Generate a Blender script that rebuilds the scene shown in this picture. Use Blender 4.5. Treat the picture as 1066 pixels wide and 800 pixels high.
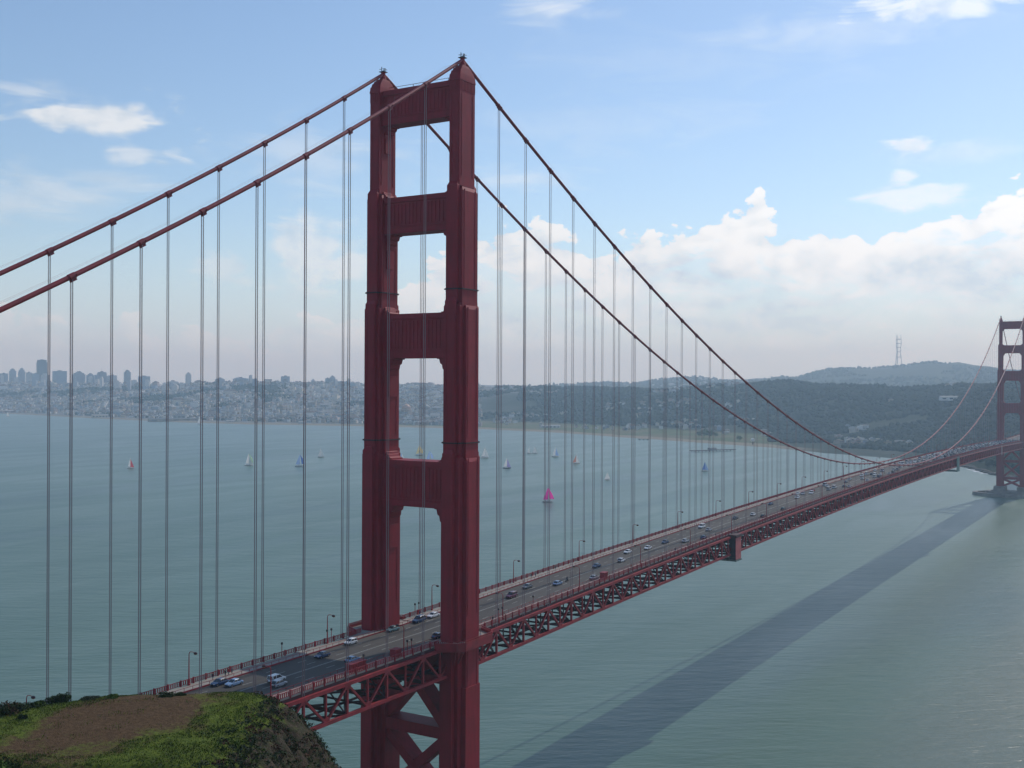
import bpy, bmesh, math, random
import numpy as np
from mathutils import Vector, Matrix, noise
random.seed(7); rng = np.random.default_rng(7)
R = math.radians
for o in list(bpy.data.objects): bpy.data.objects.remove(o)
sc = bpy.context.scene
col = sc.collection
# World axes: +X runs along the bridge (south), +Y is east, Z up, metres, water at z = 0.
# ------------------------------------------------------------------ camera
CAM = np.array([-249.66, -181.92, 140.69])
YAW, PITCH, ROLL, FPX = 0.546464, -0.00005, 0.00462, 1141.4
cf = np.array([math.cos(YAW)*math.cos(PITCH), math.sin(YAW)*math.cos(PITCH), math.sin(PITCH)])
_r = np.cross(cf, [0, 0, 1]); _r /= np.linalg.norm(_r); _u = np.cross(_r, cf)
cr = math.cos(ROLL)*_r + math.sin(ROLL)*_u
cu = -math.sin(ROLL)*_r + math.cos(ROLL)*_u
cd = bpy.data.cameras.new('camera'); cam = bpy.data.objects.new('camera', cd); col.objects.link(cam)
cd.sensor_width = 36; cd.lens = FPX/1066*36; cd.clip_start = 1; cd.clip_end = 80000
m = Matrix.Identity(4)
for i in range(3):
    m[i][0] = cr[i]; m[i][1] = cu[i]; m[i][2] = -cf[i]; m[i][3] = CAM[i]
cam.matrix_world = m
sc.camera = cam
# ------------------------------------------------------------------ light
SUN_EL, SUN_W = 42.0, 9.0          # elevation; degrees west of the bridge axis (sun is almost due south)
sdir = Vector((math.cos(R(SUN_EL))*math.cos(R(SUN_W)), -math.cos(R(SUN_EL))*math.sin(R(SUN_W)), math.sin(R(SUN_EL))))
sl = bpy.data.lights.new('sun', 'SUN'); sl.energy = 2.3; sl.angle = R(0.53); sl.color = (1.0, 0.955, 0.89)
so = bpy.data.objects.new('sun', sl); col.objects.link(so)
so.rotation_euler = (-sdir).to_track_quat('-Z', 'Y').to_euler(); so.location = (0, 0, 600)
sc.view_settings.view_transform = 'Standard'; sc.view_settings.look = 'None'
sc.view_settings.exposure = -0.08; sc.view_settings.gamma = 1
HAZE_D = 1.25e-4
sc.cycles.volume_bounces = 1

class NT:
    """tiny node-graph helper"""
    def __init__(s, nt): s.nt = nt; s.n = nt.nodes; s.l = nt.links
    def new(s, t, **k):
        nd = s.n.new(t)
        for a, b in k.items(): setattr(nd, a, b)
        return nd
    def put(s, sock, v):
        if isinstance(v, bpy.types.NodeSocket): s.l.new(v, sock)
        elif v is not None: sock.default_value = v
    def math(s, op, a, b=None, c=None, clamp=False):
        nd = s.new('ShaderNodeMath', operation=op, use_clamp=clamp)
        s.put(nd.inputs[0], a)
        if b is not None: s.put(nd.inputs[1], b)
        if c is not None: s.put(nd.inputs[2], c)
        return nd.outputs[0]
    def ramp(s, v, a, b, c=0., d=1., mode='SMOOTHSTEP'):
        nd = s.new('ShaderNodeMapRange', interpolation_type=mode)
        s.put(nd.inputs['Value'], v); s.put(nd.inputs['From Min'], a); s.put(nd.inputs['From Max'], b)
        s.put(nd.inputs['To Min'], c); s.put(nd.inputs['To Max'], d)
        return nd.outputs['Result']
    def mix(s, f, a, b):
        nd = s.new('ShaderNodeMix', data_type='RGBA')
        s.put(nd.inputs[0], f); s.put(nd.inputs[6], a); s.put(nd.inputs[7], b)
        return nd.outputs[2]
    def comb(s, x, y, z=0.):
        nd = s.new('ShaderNodeCombineXYZ'); s.put(nd.inputs[0], x); s.put(nd.inputs[1], y); s.put(nd.inputs[2], z)
        return nd.outputs[0]
    dim = '3D'
    def noise(s, vec, scale, detail=6, rough=.55, dist=0.):
        nd = s.new('ShaderNodeTexNoise', noise_dimensions=s.dim); s.put(nd.inputs['Vector'], vec)
        nd.inputs['Scale'].default_value = scale; nd.inputs['Detail'].default_value = detail
        nd.inputs['Roughness'].default_value = rough; nd.inputs['Distortion'].default_value = dist
        return nd.outputs['Fac']

# ---- world: Nishita sky with clouds placed by compass direction and elevation
def uv_dir(px, py):                  # azimuth right of the view axis and elevation, degrees
    d = cf + (px-533)/FPX*cr - (py-400)/FPX*cu
    az = math.degrees(math.atan2(d[1], d[0])) - math.degrees(YAW)
    return -az, math.degrees(math.atan2(d[2], math.hypot(d[0], d[1])))
w = bpy.data.worlds.new('World'); sc.world = w; w.use_nodes = True
g = NT(w.node_tree); g.dim = '2D'; w.node_tree.nodes.clear()
out = g.new('ShaderNodeOutputWorld'); bg = g.new('ShaderNodeBackground')
sky = g.new('ShaderNodeTexSky'); sky.sky_type = 'NISHITA'; sky.sun_disc = False
sky.sun_elevation = R(SUN_EL); sky.sun_rotation = math.atan2(sdir.x, sdir.y)
sky.altitude = 100; sky.air_density = 1.05; sky.dust_density = .35; sky.ozone_density = 3.4
SKY_S = 0.14
tc = g.new('ShaderNodeTexCoord'); sep = g.new('ShaderNodeSeparateXYZ'); g.l.new(tc.outputs['Generated'], sep.inputs[0])
gx, gy, gz = sep.outputs
el = g.math('MULTIPLY', g.math('ARCSINE', gz), 57.2958)
# rotate so that the view axis is azimuth zero
ca, sa = math.cos(YAW), math.sin(YAW)
fx = g.math('ADD', g.math('MULTIPLY', gx, ca), g.math('MULTIPLY', gy, sa))
fy = g.math('SUBTRACT', g.math('MULTIPLY', gx, sa), g.math('MULTIPLY', gy, ca))
az = g.math('MULTIPLY', g.math('ARCTAN2', fy, fx), 57.2958)
P = g.comb(az, g.math('MULTIPLY', el, 1.5), 0.)
n1 = g.noise(P, .16, 9, .58, .35)        # big billows
n2 = g.noise(P, .62, 9, .62, .2)            # small billows
Ps = g.comb(g.math('ADD', az, .55), g.math('ADD', g.math('MULTIPLY', el, 1.5), 0.9), 0.)
n1s = g.noise(Ps, .16, 9, .58, .35)
def lobes(vec):
    acc = None
    for sc_, wt in ((.34, 1.0), (.85, .6)):
        vn = g.new('ShaderNodeTexVoronoi'); vn.voronoi_dimensions = '2D'; vn.feature = 'SMOOTH_F1'; g.put(vn.inputs['Vector'], vec); vn.inputs['Scale'].default_value = sc_; vn.inputs['Smoothness'].default_value = .25
        t_ = g.math('MULTIPLY', g.math('SUBTRACT', .45, vn.outputs['Distance']), wt); acc = t_ if acc is None else g.math('ADD', acc, t_)
    return acc
def jig(vec):
    nd = g.new('ShaderNodeTexNoise', noise_dimensions='2D'); g.put(nd.inputs['Vector'], vec); nd.inputs['Scale'].default_value = .9; nd.inputs['Detail'].default_value = 4
    a = g.new('ShaderNodeVectorMath', operation='MULTIPLY_ADD'); g.put(a.inputs[0], nd.outputs['Color']); a.inputs[1].default_value = (1.3, 1.3, 0); g.put(a.inputs[2], vec); return a.outputs[0]
lb = lobes(jig(P)); lbs = lobes(jig(Ps))
Pw = g.comb(g.math('MULTIPLY_ADD', az, .35, 37.), g.math('MULTIPLY', el, 1.6), 4.)
nw = g.noise(Pw, .5, 7, .6, .6)
nn = g.math('ADD', g.math('MULTIPLY', g.math('SUBTRACT', n1, .5), 1.0), g.math('MULTIPLY', g.math('SUBTRACT', n2, .5), .95))
# cloud bank: top edge elevation as a function of azimuth
fc = g.new('ShaderNodeFloatCurve')
pts = [(-180, 6.5), (-120, 4.5), (-60, 3.2), (-27, 3.0), (-18, 2.8), (-10, 3.6), (-4, 6.8)]
for px, py in [(500, 232), (560, 226), (600, 238), (650, 246), (700, 238), (740, 240), (768, 212), (785, 200), (805, 204), (828, 238), (870, 246), (905, 244), (930, 228), (980, 222), (1020, 205), (1066, 192)]:
    pts.append(uv_dir(px, py))
pts += [(34, 12.5), (50, 9.5), (80, 12.), (120, 8.), (180, 6.5)]
cm = fc.mapping; c0 = cm.curves[0]
P2 = sorted([((a+180)/360, e/20) for a, e in pts])
c0.points[0].location = P2[0]; c0.points[1].location = P2[-1]
for a, b in P2[1:-1]: c0.points.new(a, b)
for q in c0.points: q.handle_type = 'AUTO_CLAMPED'
cm.update()
g.put(fc.inputs['Value'], g.math('DIVIDE', g.math('ADD', az, 180.), 360.))
vtop = g.math('MULTIPLY', fc.outputs[0], 20.)
dv = g.math('ADD', g.math('SUBTRACT', vtop, el), g.math('ADD', g.math('SUBTRACT', g.math('MULTIPLY', nn, 2.6), .35), g.math('MULTIPLY', lb, 1.9)))     # >0 inside the bank
bank = g.ramp(dv, 0., .26)
inner = g.ramp(el, .4, 6.5, .35, 1.)                                               # thins towards the horizon
Pl = g.comb(g.math('MULTIPLY_ADD', az, .55, 91.), g.math('MULTIPLY', el, 1.9), 9.)
nl = g.noise(Pl, .38, 9, .6, .4)
cover = g.math('ADD', nl, g.ramp(dv, 0., 4.5, .22, .0))
holes = g.ramp(cover, .44, .60, .30, 1.)
bank = g.math('MULTIPLY', bank, g.math('MULTIPLY', inner, holes))
# separate small clouds
def blob(px, py, rx, ry, s, wisp=False):
    u0, v0 = uv_dir(px, py); k = math.degrees(1/FPX)
    du = g.math('DIVIDE', g.math('SUBTRACT', az, u0), rx*k*1.35)
    dd = g.math('DIVIDE', g.math('SUBTRACT', el, v0), ry*k*1.5)
    r2 = g.math('ADD', g.math('MULTIPLY', du, du), g.math('MULTIPLY', dd, dd))
    m_ = g.math('SUBTRACT', 1., g.math('SQRT', r2))
    if wisp: return g.math('MULTIPLY', g.ramp(g.math('ADD', m_, g.math('MULTIPLY', g.math('SUBTRACT', nw, .5), 2.2)), .05, 1.1), s)
    return g.math('MULTIPLY', g.ramp(g.math('ADD', m_, g.math('ADD', g.math('MULTIPLY', g.math('SUBTRACT', nw, .5), 1.7), g.math('MULTIPLY', lb, .55))), .12, .75), s)
cl = bank
for b in [(97, 124, 82, 17, .85), (140, 163, 42, 11, .55), (318, 262, 48, 32, .62), (366, 270, 26, 20, .6), (235, 282, 30, 14, .4),
          (945, 149, 24, 10, .8), (940, 187, 13, 7, .6), (985, 4, 95, 13, .7), (965, 207, 60, 12, .6)]:
    cl = g.math('MAXIMUM', cl, blob(*b))
for b in [(35, 97, 42, 12, .5), (115, 187, 60, 9, .38), (25, 205, 75, 24, .42), (585, 12, 50, 12, .55), (335, 165, 95, 34, .32), (540, 185, 75, 14, .35),
          (120, 350, 190, 20, .22), (400, 345, 120, 16, .15), (620, 130, 160, 30, .12), (1000, 160, 60, 14, .3), (880, 30, 160, 20, .25), (700, 60, 200, 30, .1)]:
    cl = g.math('MAXIMUM', cl, blob(*b, wisp=True))
cl = g.math('MULTIPLY', cl, g.ramp(el, -1., .5))
# light on the clouds: bright heads, grey undersides
sh = g.math('ADD', g.math('ADD', g.math('MULTIPLY', g.math('SUBTRACT', n1, n1s), 2.6), g.math('MULTIPLY', g.math('SUBTRACT', lb, lbs), .55)), g.math('MULTIPLY', g.math('SUBTRACT', n2, .5), 1.1))
top = g.ramp(dv, 0., 5.5, .28, -.22)
lum = g.math('ADD', g.math('ADD', sh, top), .56, clamp=True)
ccol = g.mix(lum, (5.2, 6.2, 7.2, 1), (8.3, 8.6, 8.8, 1))
near_sun = g.ramp(az, -30., 45., .80, 1.08)
hs = g.new('ShaderNodeHueSaturation'); g.put(hs.inputs['Color'], ccol); g.put(hs.inputs['Value'], near_sun)
low = g.mix(g.ramp(el, -1., 9., .80, .0), sky.outputs[0], (4.7, 6.0, 7.2, 1))   # far pale blue layer near the horizon
skyc = g.mix(cl, low, hs.outputs[0])
g.l.new(skyc, bg.inputs[0]); bg.inputs[1].default_value = SKY_S
g.l.new(bg.outputs[0], out.inputs[0])
w.cycles.sampling_method = 'MANUAL'; w.cycles.sample_map_resolution = 512

# ------------------------------------------------------------------ helpers
def tag(o, label=None, cat=None, group=None, kind=None):
    if label: o['label'] = label
    if cat: o['category'] = cat
    if group: o['group'] = group
    if kind: o['kind'] = kind
    return o
def empty(name, loc=(0, 0, 0), parent=None):
    o = bpy.data.objects.new(name, None); col.objects.link(o); o.location = loc; o.parent = parent
    o.empty_display_size = 1
    return o
def copy_tree(o, parent=None, depth=0):
    c = o.copy(); col.objects.link(c); c.parent = parent
    for ch in list(o.children): copy_tree(ch, c)
    return c
class MB:
    def __init__(s): s.v = []; s.f = []; s.mi = []
    def add(s, vs, fs, mi=0):
        b = len(s.v); s.v += [tuple(x) for x in vs]; s.f += [tuple(i+b for i in f) for f in fs]; s.mi += [mi]*len(fs)
    def box(s, x0, x1, y0, y1, z0, z1, mi=0):
        s.add([(x, y, z) for z in (z0, z1) for y in (y0, y1) for x in (x0, x1)],
              [(0, 2, 3, 1), (4, 5, 7, 6), (0, 1, 5, 4), (2, 6, 7, 3), (0, 4, 6, 2), (1, 3, 7, 5)], mi)
    def frus(s, cx, cy, z0, z1, a0, b0, a1, b1, mi=0):   # tapered block, a along x, b along y
        s.add([(cx+sx*a0/2, cy+sy*b0/2, z0) for sy in (-1, 1) for sx in (-1, 1)] + [(cx+sx*a1/2, cy+sy*b1/2, z1) for sy in (-1, 1) for sx in (-1, 1)],
              [(0, 2, 3, 1), (4, 5, 7, 6), (0, 1, 5, 4), (2, 6, 7, 3), (0, 4, 6, 2), (1, 3, 7, 5)], mi)
    def bar(s, a, b, w, h=None, mi=0, up=(0, 0, 1)):      # rectangular bar between two points
        h = h or w; a = Vector(a); b = Vector(b); d = (b-a).normalized()
        sd = d.cross(Vector(up))
        if sd.length < 1e-4: sd = d.cross(Vector((1, 0, 0)))
        sd.normalize(); u = sd.cross(d)
        vs = [p+sd*(sx*w/2)+u*(sz*h/2) for p in (a, b) for sz in (-1, 1) for sx in (-1, 1)]
        s.add(vs, [(0, 2, 3, 1), (4, 5, 7, 6), (0, 1, 5, 4), (2, 6, 7, 3), (0, 4, 6, 2), (1, 3, 7, 5)], mi)
    def tube(s, pts, r, n=6, mi=0, cap=True):
        pts = [Vector(p) for p in pts]; rs = r if isinstance(r, (list, tuple)) else [r]*len(pts)
        b = len(s.v); side = None
        for i, p in enumerate(pts):
            d = (pts[min(i+1, len(pts)-1)]-pts[max(i-1, 0)]).normalized()
            if side is None:
                side = d.cross(Vector((0, 0, 1)))
                if side.length < 1e-3: side = Vector((1, 0, 0))
            side = (side-d*side.dot(d)).normalized(); u = side.cross(d)
            for k in range(n):
                t = 2*math.pi*k/n
                s.v.append(tuple(p+(side*math.cos(t)+u*math.sin(t))*rs[i]))
        for i in range(len(pts)-1):
            for k in range(n):
                k2 = (k+1) % n
                s.f.append((b+i*n+k, b+(i+1)*n+k, b+(i+1)*n+k2, b+i*n+k2)); s.mi.append(mi)
        if cap:
            s.f.append(tuple(b+k for k in range(n))); s.mi.append(mi)
            s.f.append(tuple(b+(len(pts)-1)*n+k for k in range(n-1, -1, -1))); s.mi.append(mi)
    def lathe(s, prof, cx=0, cy=0, n=12, sx=1, sy=1, mi=0):
        b = len(s.v)
        for r, z in prof:
            for k in range(n):
                t = 2*math.pi*k/n; s.v.append((cx+r*sx*math.cos(t), cy+r*sy*math.sin(t), z))
        for i in range(len(prof)-1):
            for k in range(n):
                k2 = (k+1) % n
                s.f.append((b+i*n+k, b+i*n+k2, b+(i+1)*n+k2, b+(i+1)*n+k)); s.mi.append(mi)
        s.f.append(tuple(b+k for k in range(n-1, -1, -1))); s.mi.append(mi)
        s.f.append(tuple(b+(len(prof)-1)*n+k for k in range(n))); s.mi.append(mi)
    def prism(s, poly, axis, a, b, mi=0):               # polygon extruded along axis 0/1/2
        n = len(poly)
        def P(p, t):
            q = list(p); q.insert(axis, t); return tuple(q)
        s.add([P(p, a) for p in poly]+[P(p, b) for p in poly],
              [tuple(range(n)), tuple(range(2*n-1, n-1, -1))]+[(i, i+n, (i+1) % n+n, (i+1) % n) for i in range(n)], mi)
    def build(s, name, mats, parent=None, smooth=False, fix=False):
        me = bpy.data.meshes.new(name); me.from_pydata(s.v, [], s.f)
        for mt in (mats if isinstance(mats, (list, tuple)) else [mats]): me.materials.append(mt)
        me.polygons.foreach_set('material_index', s.mi)
        if smooth: me.polygons.foreach_set('use_smooth', [True]*len(s.f))
        if fix:
            bm = bmesh.new(); bm.from_mesh(me); bmesh.ops.recalc_face_normals(bm, faces=bm.faces); bm.to_mesh(me); bm.free()
        me.update()
        o = bpy.data.objects.new(name, me); col.objects.link(o); o.parent = parent
        return o
def np_mesh(name, V, F, mats, mi=None, parent=None, smooth=False):
    me = bpy.data.meshes.new(name); V = np.asarray(V, dtype=np.float32); F = np.asarray(F, dtype=np.int32); k = F.shape[1]
    me.vertices.add(len(V)); me.vertices.foreach_set('co', V.ravel())
    me.loops.add(F.size); me.loops.foreach_set('vertex_index', F.ravel())
    me.polygons.add(len(F)); me.polygons.foreach_set('loop_start', np.arange(0, F.size, k, dtype=np.int32))
    for mt in (mats if isinstance(mats, (list, tuple)) else [mats]): me.materials.append(mt)
    if mi is not None: me.polygons.foreach_set('material_index', np.asarray(mi, dtype=np.int32))
    if smooth: me.polygons.foreach_set('use_smooth', np.ones(len(F), dtype=bool))
    me.update(calc_edges=True); me.validate()
    o = bpy.data.objects.new(name, me); col.objects.link(o); o.parent = parent
    return o

# ------------------------------------------------------------------ materials
def mat(name, c, rough=.6, c2=None, scale=.5, metal=0., bump=0., bscale=None, spec=.5, coord='Object', lo=.35, hi=.65, stretch=None, detail=6):
    mt = bpy.data.materials.new(name); mt.use_nodes = True
    g = NT(mt.node_tree); b = g.n['Principled BSDF']
    b.inputs['Roughness'].default_value = rough; b.inputs['Metallic'].default_value = metal
    b.inputs['Specular IOR Level'].default_value = spec
    c = (*c, 1)
    if c2 is None: b.inputs['Base Color'].default_value = c
    if c2 is not None or bump:
        tc = g.new('ShaderNodeTexCoord').outputs[coord]
        if stretch:
            mp = g.new('ShaderNodeMapping'); mp.inputs['Scale'].default_value = stretch; g.l.new(tc, mp.inputs[0]); tc = mp.outputs[0]
    if c2 is not None:
        f = g.ramp(g.noise(tc, scale, detail), lo, hi)
        g.l.new(g.mix(f, c, (*c2, 1)), b.inputs['Base Color'])
    if bump:
        bp = g.new('ShaderNodeBump'); bp.inputs['Strength'].default_value = 1; bp.inputs['Distance'].default_value = bump
        g.l.new(g.noise(tc, bscale or scale*3, 6), bp.inputs['Height']); g.l.new(bp.outputs[0], b.inputs['Normal'])
    return mt
def paint(name, c, c2, c3):
    """weathered bridge paint: plates, vertical streaks and stains"""
    mt = bpy.data.materials.new(name); mt.use_nodes = True
    g = NT(mt.node_tree); b = g.n['Principled BSDF']; tc = g.new('ShaderNodeTexCoord').outputs['Object']
    mp = g.new('ShaderNodeMapping'); mp.inputs['Scale'].default_value = (1, 1, .12); g.l.new(tc, mp.inputs[0])
    st = g.ramp(g.noise(mp.outputs[0], .9, 6, .6), .38, .68)
    pl = g.ramp(g.noise(tc, .22, 4), .35, .65)
    sp = g.new('ShaderNodeSeparateXYZ'); g.l.new(tc, sp.inputs[0])
    seam = g.math('FRACT', g.math('DIVIDE', sp.outputs[2], 3.35))
    seam = g.math('LESS_THAN', seam, .045)
    cc = g.mix(pl, (*c, 1), (*c2, 1)); cc = g.mix(g.math('MULTIPLY', st, .55), cc, (*c3, 1)); cc = g.mix(g.math('MULTIPLY', seam, .35), cc, (*c3, 1))
    g.l.new(cc, b.inputs['Base Color']); b.inputs['Roughness'].default_value = .62; b.inputs['Specular IOR Level'].default_value = .35
    bp = g.new('ShaderNodeBump'); bp.inputs['Strength'].default_value = .5; bp.inputs['Distance'].default_value = .03
    g.l.new(g.noise(tc, 1.7, 5), bp.inputs['Height']); g.l.new(bp.outputs[0], b.inputs['Normal'])
    return mt
M = {}
M['red'] = paint('orange_red_bridge_paint', (.33, .010, .022), (.275, .010, .019), (.20, .009, .015))
M['redt'] = mat('truss_paint', (.33, .014, .024), .6, (.22, .011, .017), .35)
M['cable'] = mat('cable_paint', (.27, .018, .027), .55, (.20, .016, .023), .5)
M['rope'] = mat('suspender_rope_paint', (.30, .21, .215), .6, (.25, .18, .19), .2)
M['dark'] = mat('dark_steel', (.035, .02, .022), .6)
M['dkred'] = mat('dark_and_shaded_red_steel', (.055, .012, .014), .65)  # dark fittings; also under-deck steel, its shade put into the colour
M['asphalt'] = mat('asphalt', (.060, .052, .043), .9, (.088, .076, .062), .08, stretch=(.15, 1, 1), bump=.01, bscale=4)
M['line'] = mat('lane_paint', (.42, .42, .38), .8)
M['walk'] = mat('concrete_walk', (.34, .30, .25), .85, (.27, .24, .20), .4)
M['conc'] = mat('concrete', (.30, .27, .24), .9, (.20, .18, .165), .15, bump=.1, bscale=.5)
M['black'] = mat('black_rubber', (.015, .015, .016), .7)
M['glass'] = mat('car_glass', (.02, .025, .03), .08, spec=.8)
M['chrome'] = mat('bright_metal', (.5, .5, .5), .3, metal=1)
M['lampglass'] = mat('headlight_glass', (.7, .7, .68), .15)
M['tail'] = mat('tail_light_red', (.35, .01, .01), .3)
CARC = {'white': (.72, .73, .72), 'silver': (.42, .44, .46), 'dark blue': (.02, .05, .12), 'light blue': (.22, .33, .48), 'black': (.015, .015, .018),
        'grey': (.14, .15, .16), 'red': (.32, .02, .02), 'maroon': (.14, .03, .06), 'green': (.03, .08, .05), 'teal': (.12, .22, .24), 'tan': (.35, .30, .22)}
for k, c in CARC.items(): M['car '+k] = mat('car_paint_'+k.replace(' ', '_'), c, .25, spec=.6)

# ------------------------------------------------------------------ water and haze
wm = bpy.data.materials.new('bay_water'); wm.use_nodes = True
g = NT(wm.node_tree); b = g.n['Principled BSDF']
tc = g.new('ShaderNodeTexCoord').outputs['Object']
def mapped(scale, rot=0.):
    mp = g.new('ShaderNodeMapping'); mp.inputs['Scale'].default_value = scale; mp.inputs['Rotation'].default_value = (0, 0, rot); g.l.new(tc, mp.inputs[0]); return mp.outputs[0]
big = g.noise(mapped((.0011, .0028, 1), R(-8)), 1., 5, .55, .6)       # tidal streaks
med = g.noise(mapped((.004, .016, 1), R(-30)), 1., 6, .6, .8)
ys = g.new('ShaderNodeSeparateXYZ'); g.l.new(tc, ys.inputs[0])
olive_side = g.ramp(g.math('ADD', g.math('MULTIPLY', ys.outputs[1], -1.), g.math('MULTIPLY', g.math('SUBTRACT', big, .5), 260.)), 60., 150.)  # olive tint growing towards the west, with a ragged edge
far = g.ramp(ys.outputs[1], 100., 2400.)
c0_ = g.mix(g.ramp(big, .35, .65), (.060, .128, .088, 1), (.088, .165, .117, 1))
c0_ = g.mix(g.math('MULTIPLY', olive_side, .8), c0_, (.098, .118, .070, 1))
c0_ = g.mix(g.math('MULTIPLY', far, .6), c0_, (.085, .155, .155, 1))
c0_ = g.mix(g.math('MULTIPLY', g.ramp(med, .45, .70), .10), c0_, (.12, .19, .165, 1))
wind = g.noise(mapped((.0011, .0075, 1), R(-38)), 1., 5, .6, .5)       # darker wind lanes and pale slicks
c0_ = g.mix(g.math('MULTIPLY', g.ramp(wind, .50, .66), .42), c0_, (.052, .105, .105, 1))
c0_ = g.mix(g.math('MULTIPLY', g.ramp(wind, .46, .34), .25), c0_, (.125, .195, .16, 1))
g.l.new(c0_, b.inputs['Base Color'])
g.put(b.inputs['Roughness'], g.ramp(med, .3, .7, .30, .38))
b.inputs['IOR'].default_value = 1.33
def crest(period_along, period_across, deg):
    mp = g.new('ShaderNodeMapping', vector_type='TEXTURE'); mp.inputs['Scale'].default_value = (period_along, period_across, 1); mp.inputs['Rotation'].default_value = (0, 0, R(deg)); g.l.new(tc, mp.inputs[0]); return mp.outputs[0]
h1 = g.noise(crest(11, 3.2, -52), 1., 4, .55, .3)
h2 = g.noise(crest(3.2, 1.1, -66), 1., 3, .55)
h3 = g.noise(crest(46, 13, -60), 1., 4, .5, .4)
hh = g.math('ADD', g.math('ADD', g.math('MULTIPLY', h1, .42), g.math('MULTIPLY', h2, .12)), g.math('MULTIPLY', h3, .7))
bp = g.new('ShaderNodeBump'); bp.inputs['Strength'].default_value = 1.; bp.inputs['Distance'].default_value = 1.0
g.l.new(hh, bp.inputs['Height']); g.l.new(bp.outputs[0], b.inputs['Normal'])
W = MB(); W.add([(-14000, -14000, 0), (16000, -14000, 0), (16000, 16000, 0), (-14000, 16000, 0)], [(0, 1, 2, 3)])
tag(W.build('water', wm), kind='structure')
S_ = MB(); S_.add([(-14000, -14000, -9), (16000, -14000, -9), (16000, 16000, -9), (-14000, 16000, -9)], [(0, 1, 2, 3)])
tag(S_.build('seabed', mat('sea_floor_mud', (.12, .11, .08), .95)), kind='structure')
hm = bpy.data.materials.new('air_haze'); hm.use_nodes = True; hm.node_tree.nodes.clear(); g = NT(hm.node_tree)
ho = g.new('ShaderNodeOutputMaterial'); pv = g.new('ShaderNodeVolumePrincipled')
pv.inputs['Color'].default_value = (.60, .82, 1., 1); pv.inputs['Absorption Color'].default_value = (1, 1, 1, 1); pv.inputs['Density'].default_value = HAZE_D; pv.inputs['Anisotropy'].default_value = .25
g.l.new(pv.outputs[0], ho.inputs['Volume'])
H = MB(); H.box(-14100, 16100, -14100, 16100, -11, 620)
hz = H.build('haze', hm); tag(hz, kind='stuff')

# ------------------------------------------------------------------ far land (San Francisco side), real distances
def hdir(px):                                   # horizontal unit direction for a bearing
    t = (px-533)/FPX; d = np.array([math.cos(YAW), math.sin(YAW)])+t*np.array([math.sin(YAW), -math.cos(YAW)])
    return d/np.hypot(*d)
def hor(px): return 397.5+(px/1066)*4.9
def zrow(px, row, r):
    c = math.cos(math.atan((px-533)/FPX)); return CAM[2]+(hor(px)-row)/FPX*r*c
sh_x = [-1600, -700, -300, 0, 100, 190, 260, 375, 500, 570, 640, 700, 740, 800, 860, 985, 1010, 1035, 1066, 1200, 1500, 2200]
sh_r = [7800, 7000, 6200, 5350, 4513, 4027, 3812, 3620, 3403, 3221, 2956, 2785, 2671, 2544, 2368, 2160, 2051, 1913, 1816, 1880, 2300, 3300]
r1_x = [-1600, -700, 0, 60, 110, 150, 190, 230, 260, 300, 370, 430, 500, 560, 620, 700, 780, 816, 862, 887, 911, 942, 969, 1009, 1066, 1300, 2200]
r1_y = [400, 401, 399, 400, 401, 402, 402, 399, 398, 399, 401, 402, 402.5, 403, 405, 405, 400, 399, 401, 403, 403, 406, 404, 401, 398, 396, 400]
r2_x = [-1600, 300, 420, 500, 560, 600, 629, 660, 699, 725, 753, 771, 801, 832, 862, 905, 942, 969, 985, 997, 1015, 1066, 1200, 2200]
r2_y = [404, 404, 402, 401.5, 402, 400, 398, 400, 393, 392, 396, 395, 393.5, 392, 384, 383, 380, 376, 377.5, 376, 380, 386, 392, 398]
def ss(a, b, x): t = np.clip((x-a)/(b-a), 0, 1); return t*t*(3-2*t)
def vnoise(x, y, s, seed=0., o=4):
    return noise.fractal(Vector((x/s+seed, y/s-seed, seed*.7)), 1.0, 2.0, o)
def far_h(px, r, nz=True):
    rs = np.interp(px, sh_x, sh_r); k = 1.0 if px > 480 else 1.35
    ra = rs+1500*k; rb = 8200 if px > 470 else rs+4200
    rb = max(rb, ra+900)
    z1 = max(zrow(px, np.interp(px, r1_x, r1_y), ra), 20); z2 = max(zrow(px, np.interp(px, r2_x, r2_y), rb), 40)
    f = r-rs; d = hdir(px); X = CAM[0]+d[0]*r; Y = CAM[1]+d[1]*r
    xs = [-200, 0, 60, 160, 420, 750, 1100*k, 1500*k, 1900*k, (ra+rb)/2-rs, rb-rs-500, rb-rs, rb-rs+900, rb-rs+3000]
    zs = [-6, .0, 3, 5, 8, 26+z1*.12, z1*.78, z1, z1*.86, z1*.62, z2*.88, z2, z2*.6, 10]
    if px > 960:
        q = ss(960, 1010, px); zs[2] += 7*q; zs[3] += 14*q; zs[4] += 26*q; zs[5] += 22*q
    z = float(np.interp(f, xs, zs))
    if nz and f > 150:
        a = min(1., (f-150)/900)
        z += a*(9*vnoise(X, Y, 420, 3.1)+4*vnoise(X, Y, 120, 1.7))
    return z
pxs = np.concatenate([np.arange(-1600, -20, 12), np.arange(-20, 1086, 3), np.arange(1086, 2200, 12)])
fr = np.concatenate([np.linspace(-200, 0, 4), np.linspace(15, 500, 18), np.linspace(530, 2600, 62), np.linspace(2680, 9500, 64)])
V = []; attr = []
for px in pxs:
    d = hdir(px); rs = np.interp(px, sh_x, sh_r)+18*noise.noise(Vector((px/9., 3, 0)))+30*noise.noise(Vector((px/40., 7, 0)))
    for f in fr:
        r = rs+f; V.append((CAM[0]+d[0]*r, CAM[1]+d[1]*r, far_h(px, r)))
nr = len(fr); F = [(i*nr+j, (i+1)*nr+j, (i+1)*nr+j+1, i*nr+j+1) for i in range(len(pxs)-1) for j in range(nr-1)]
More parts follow.
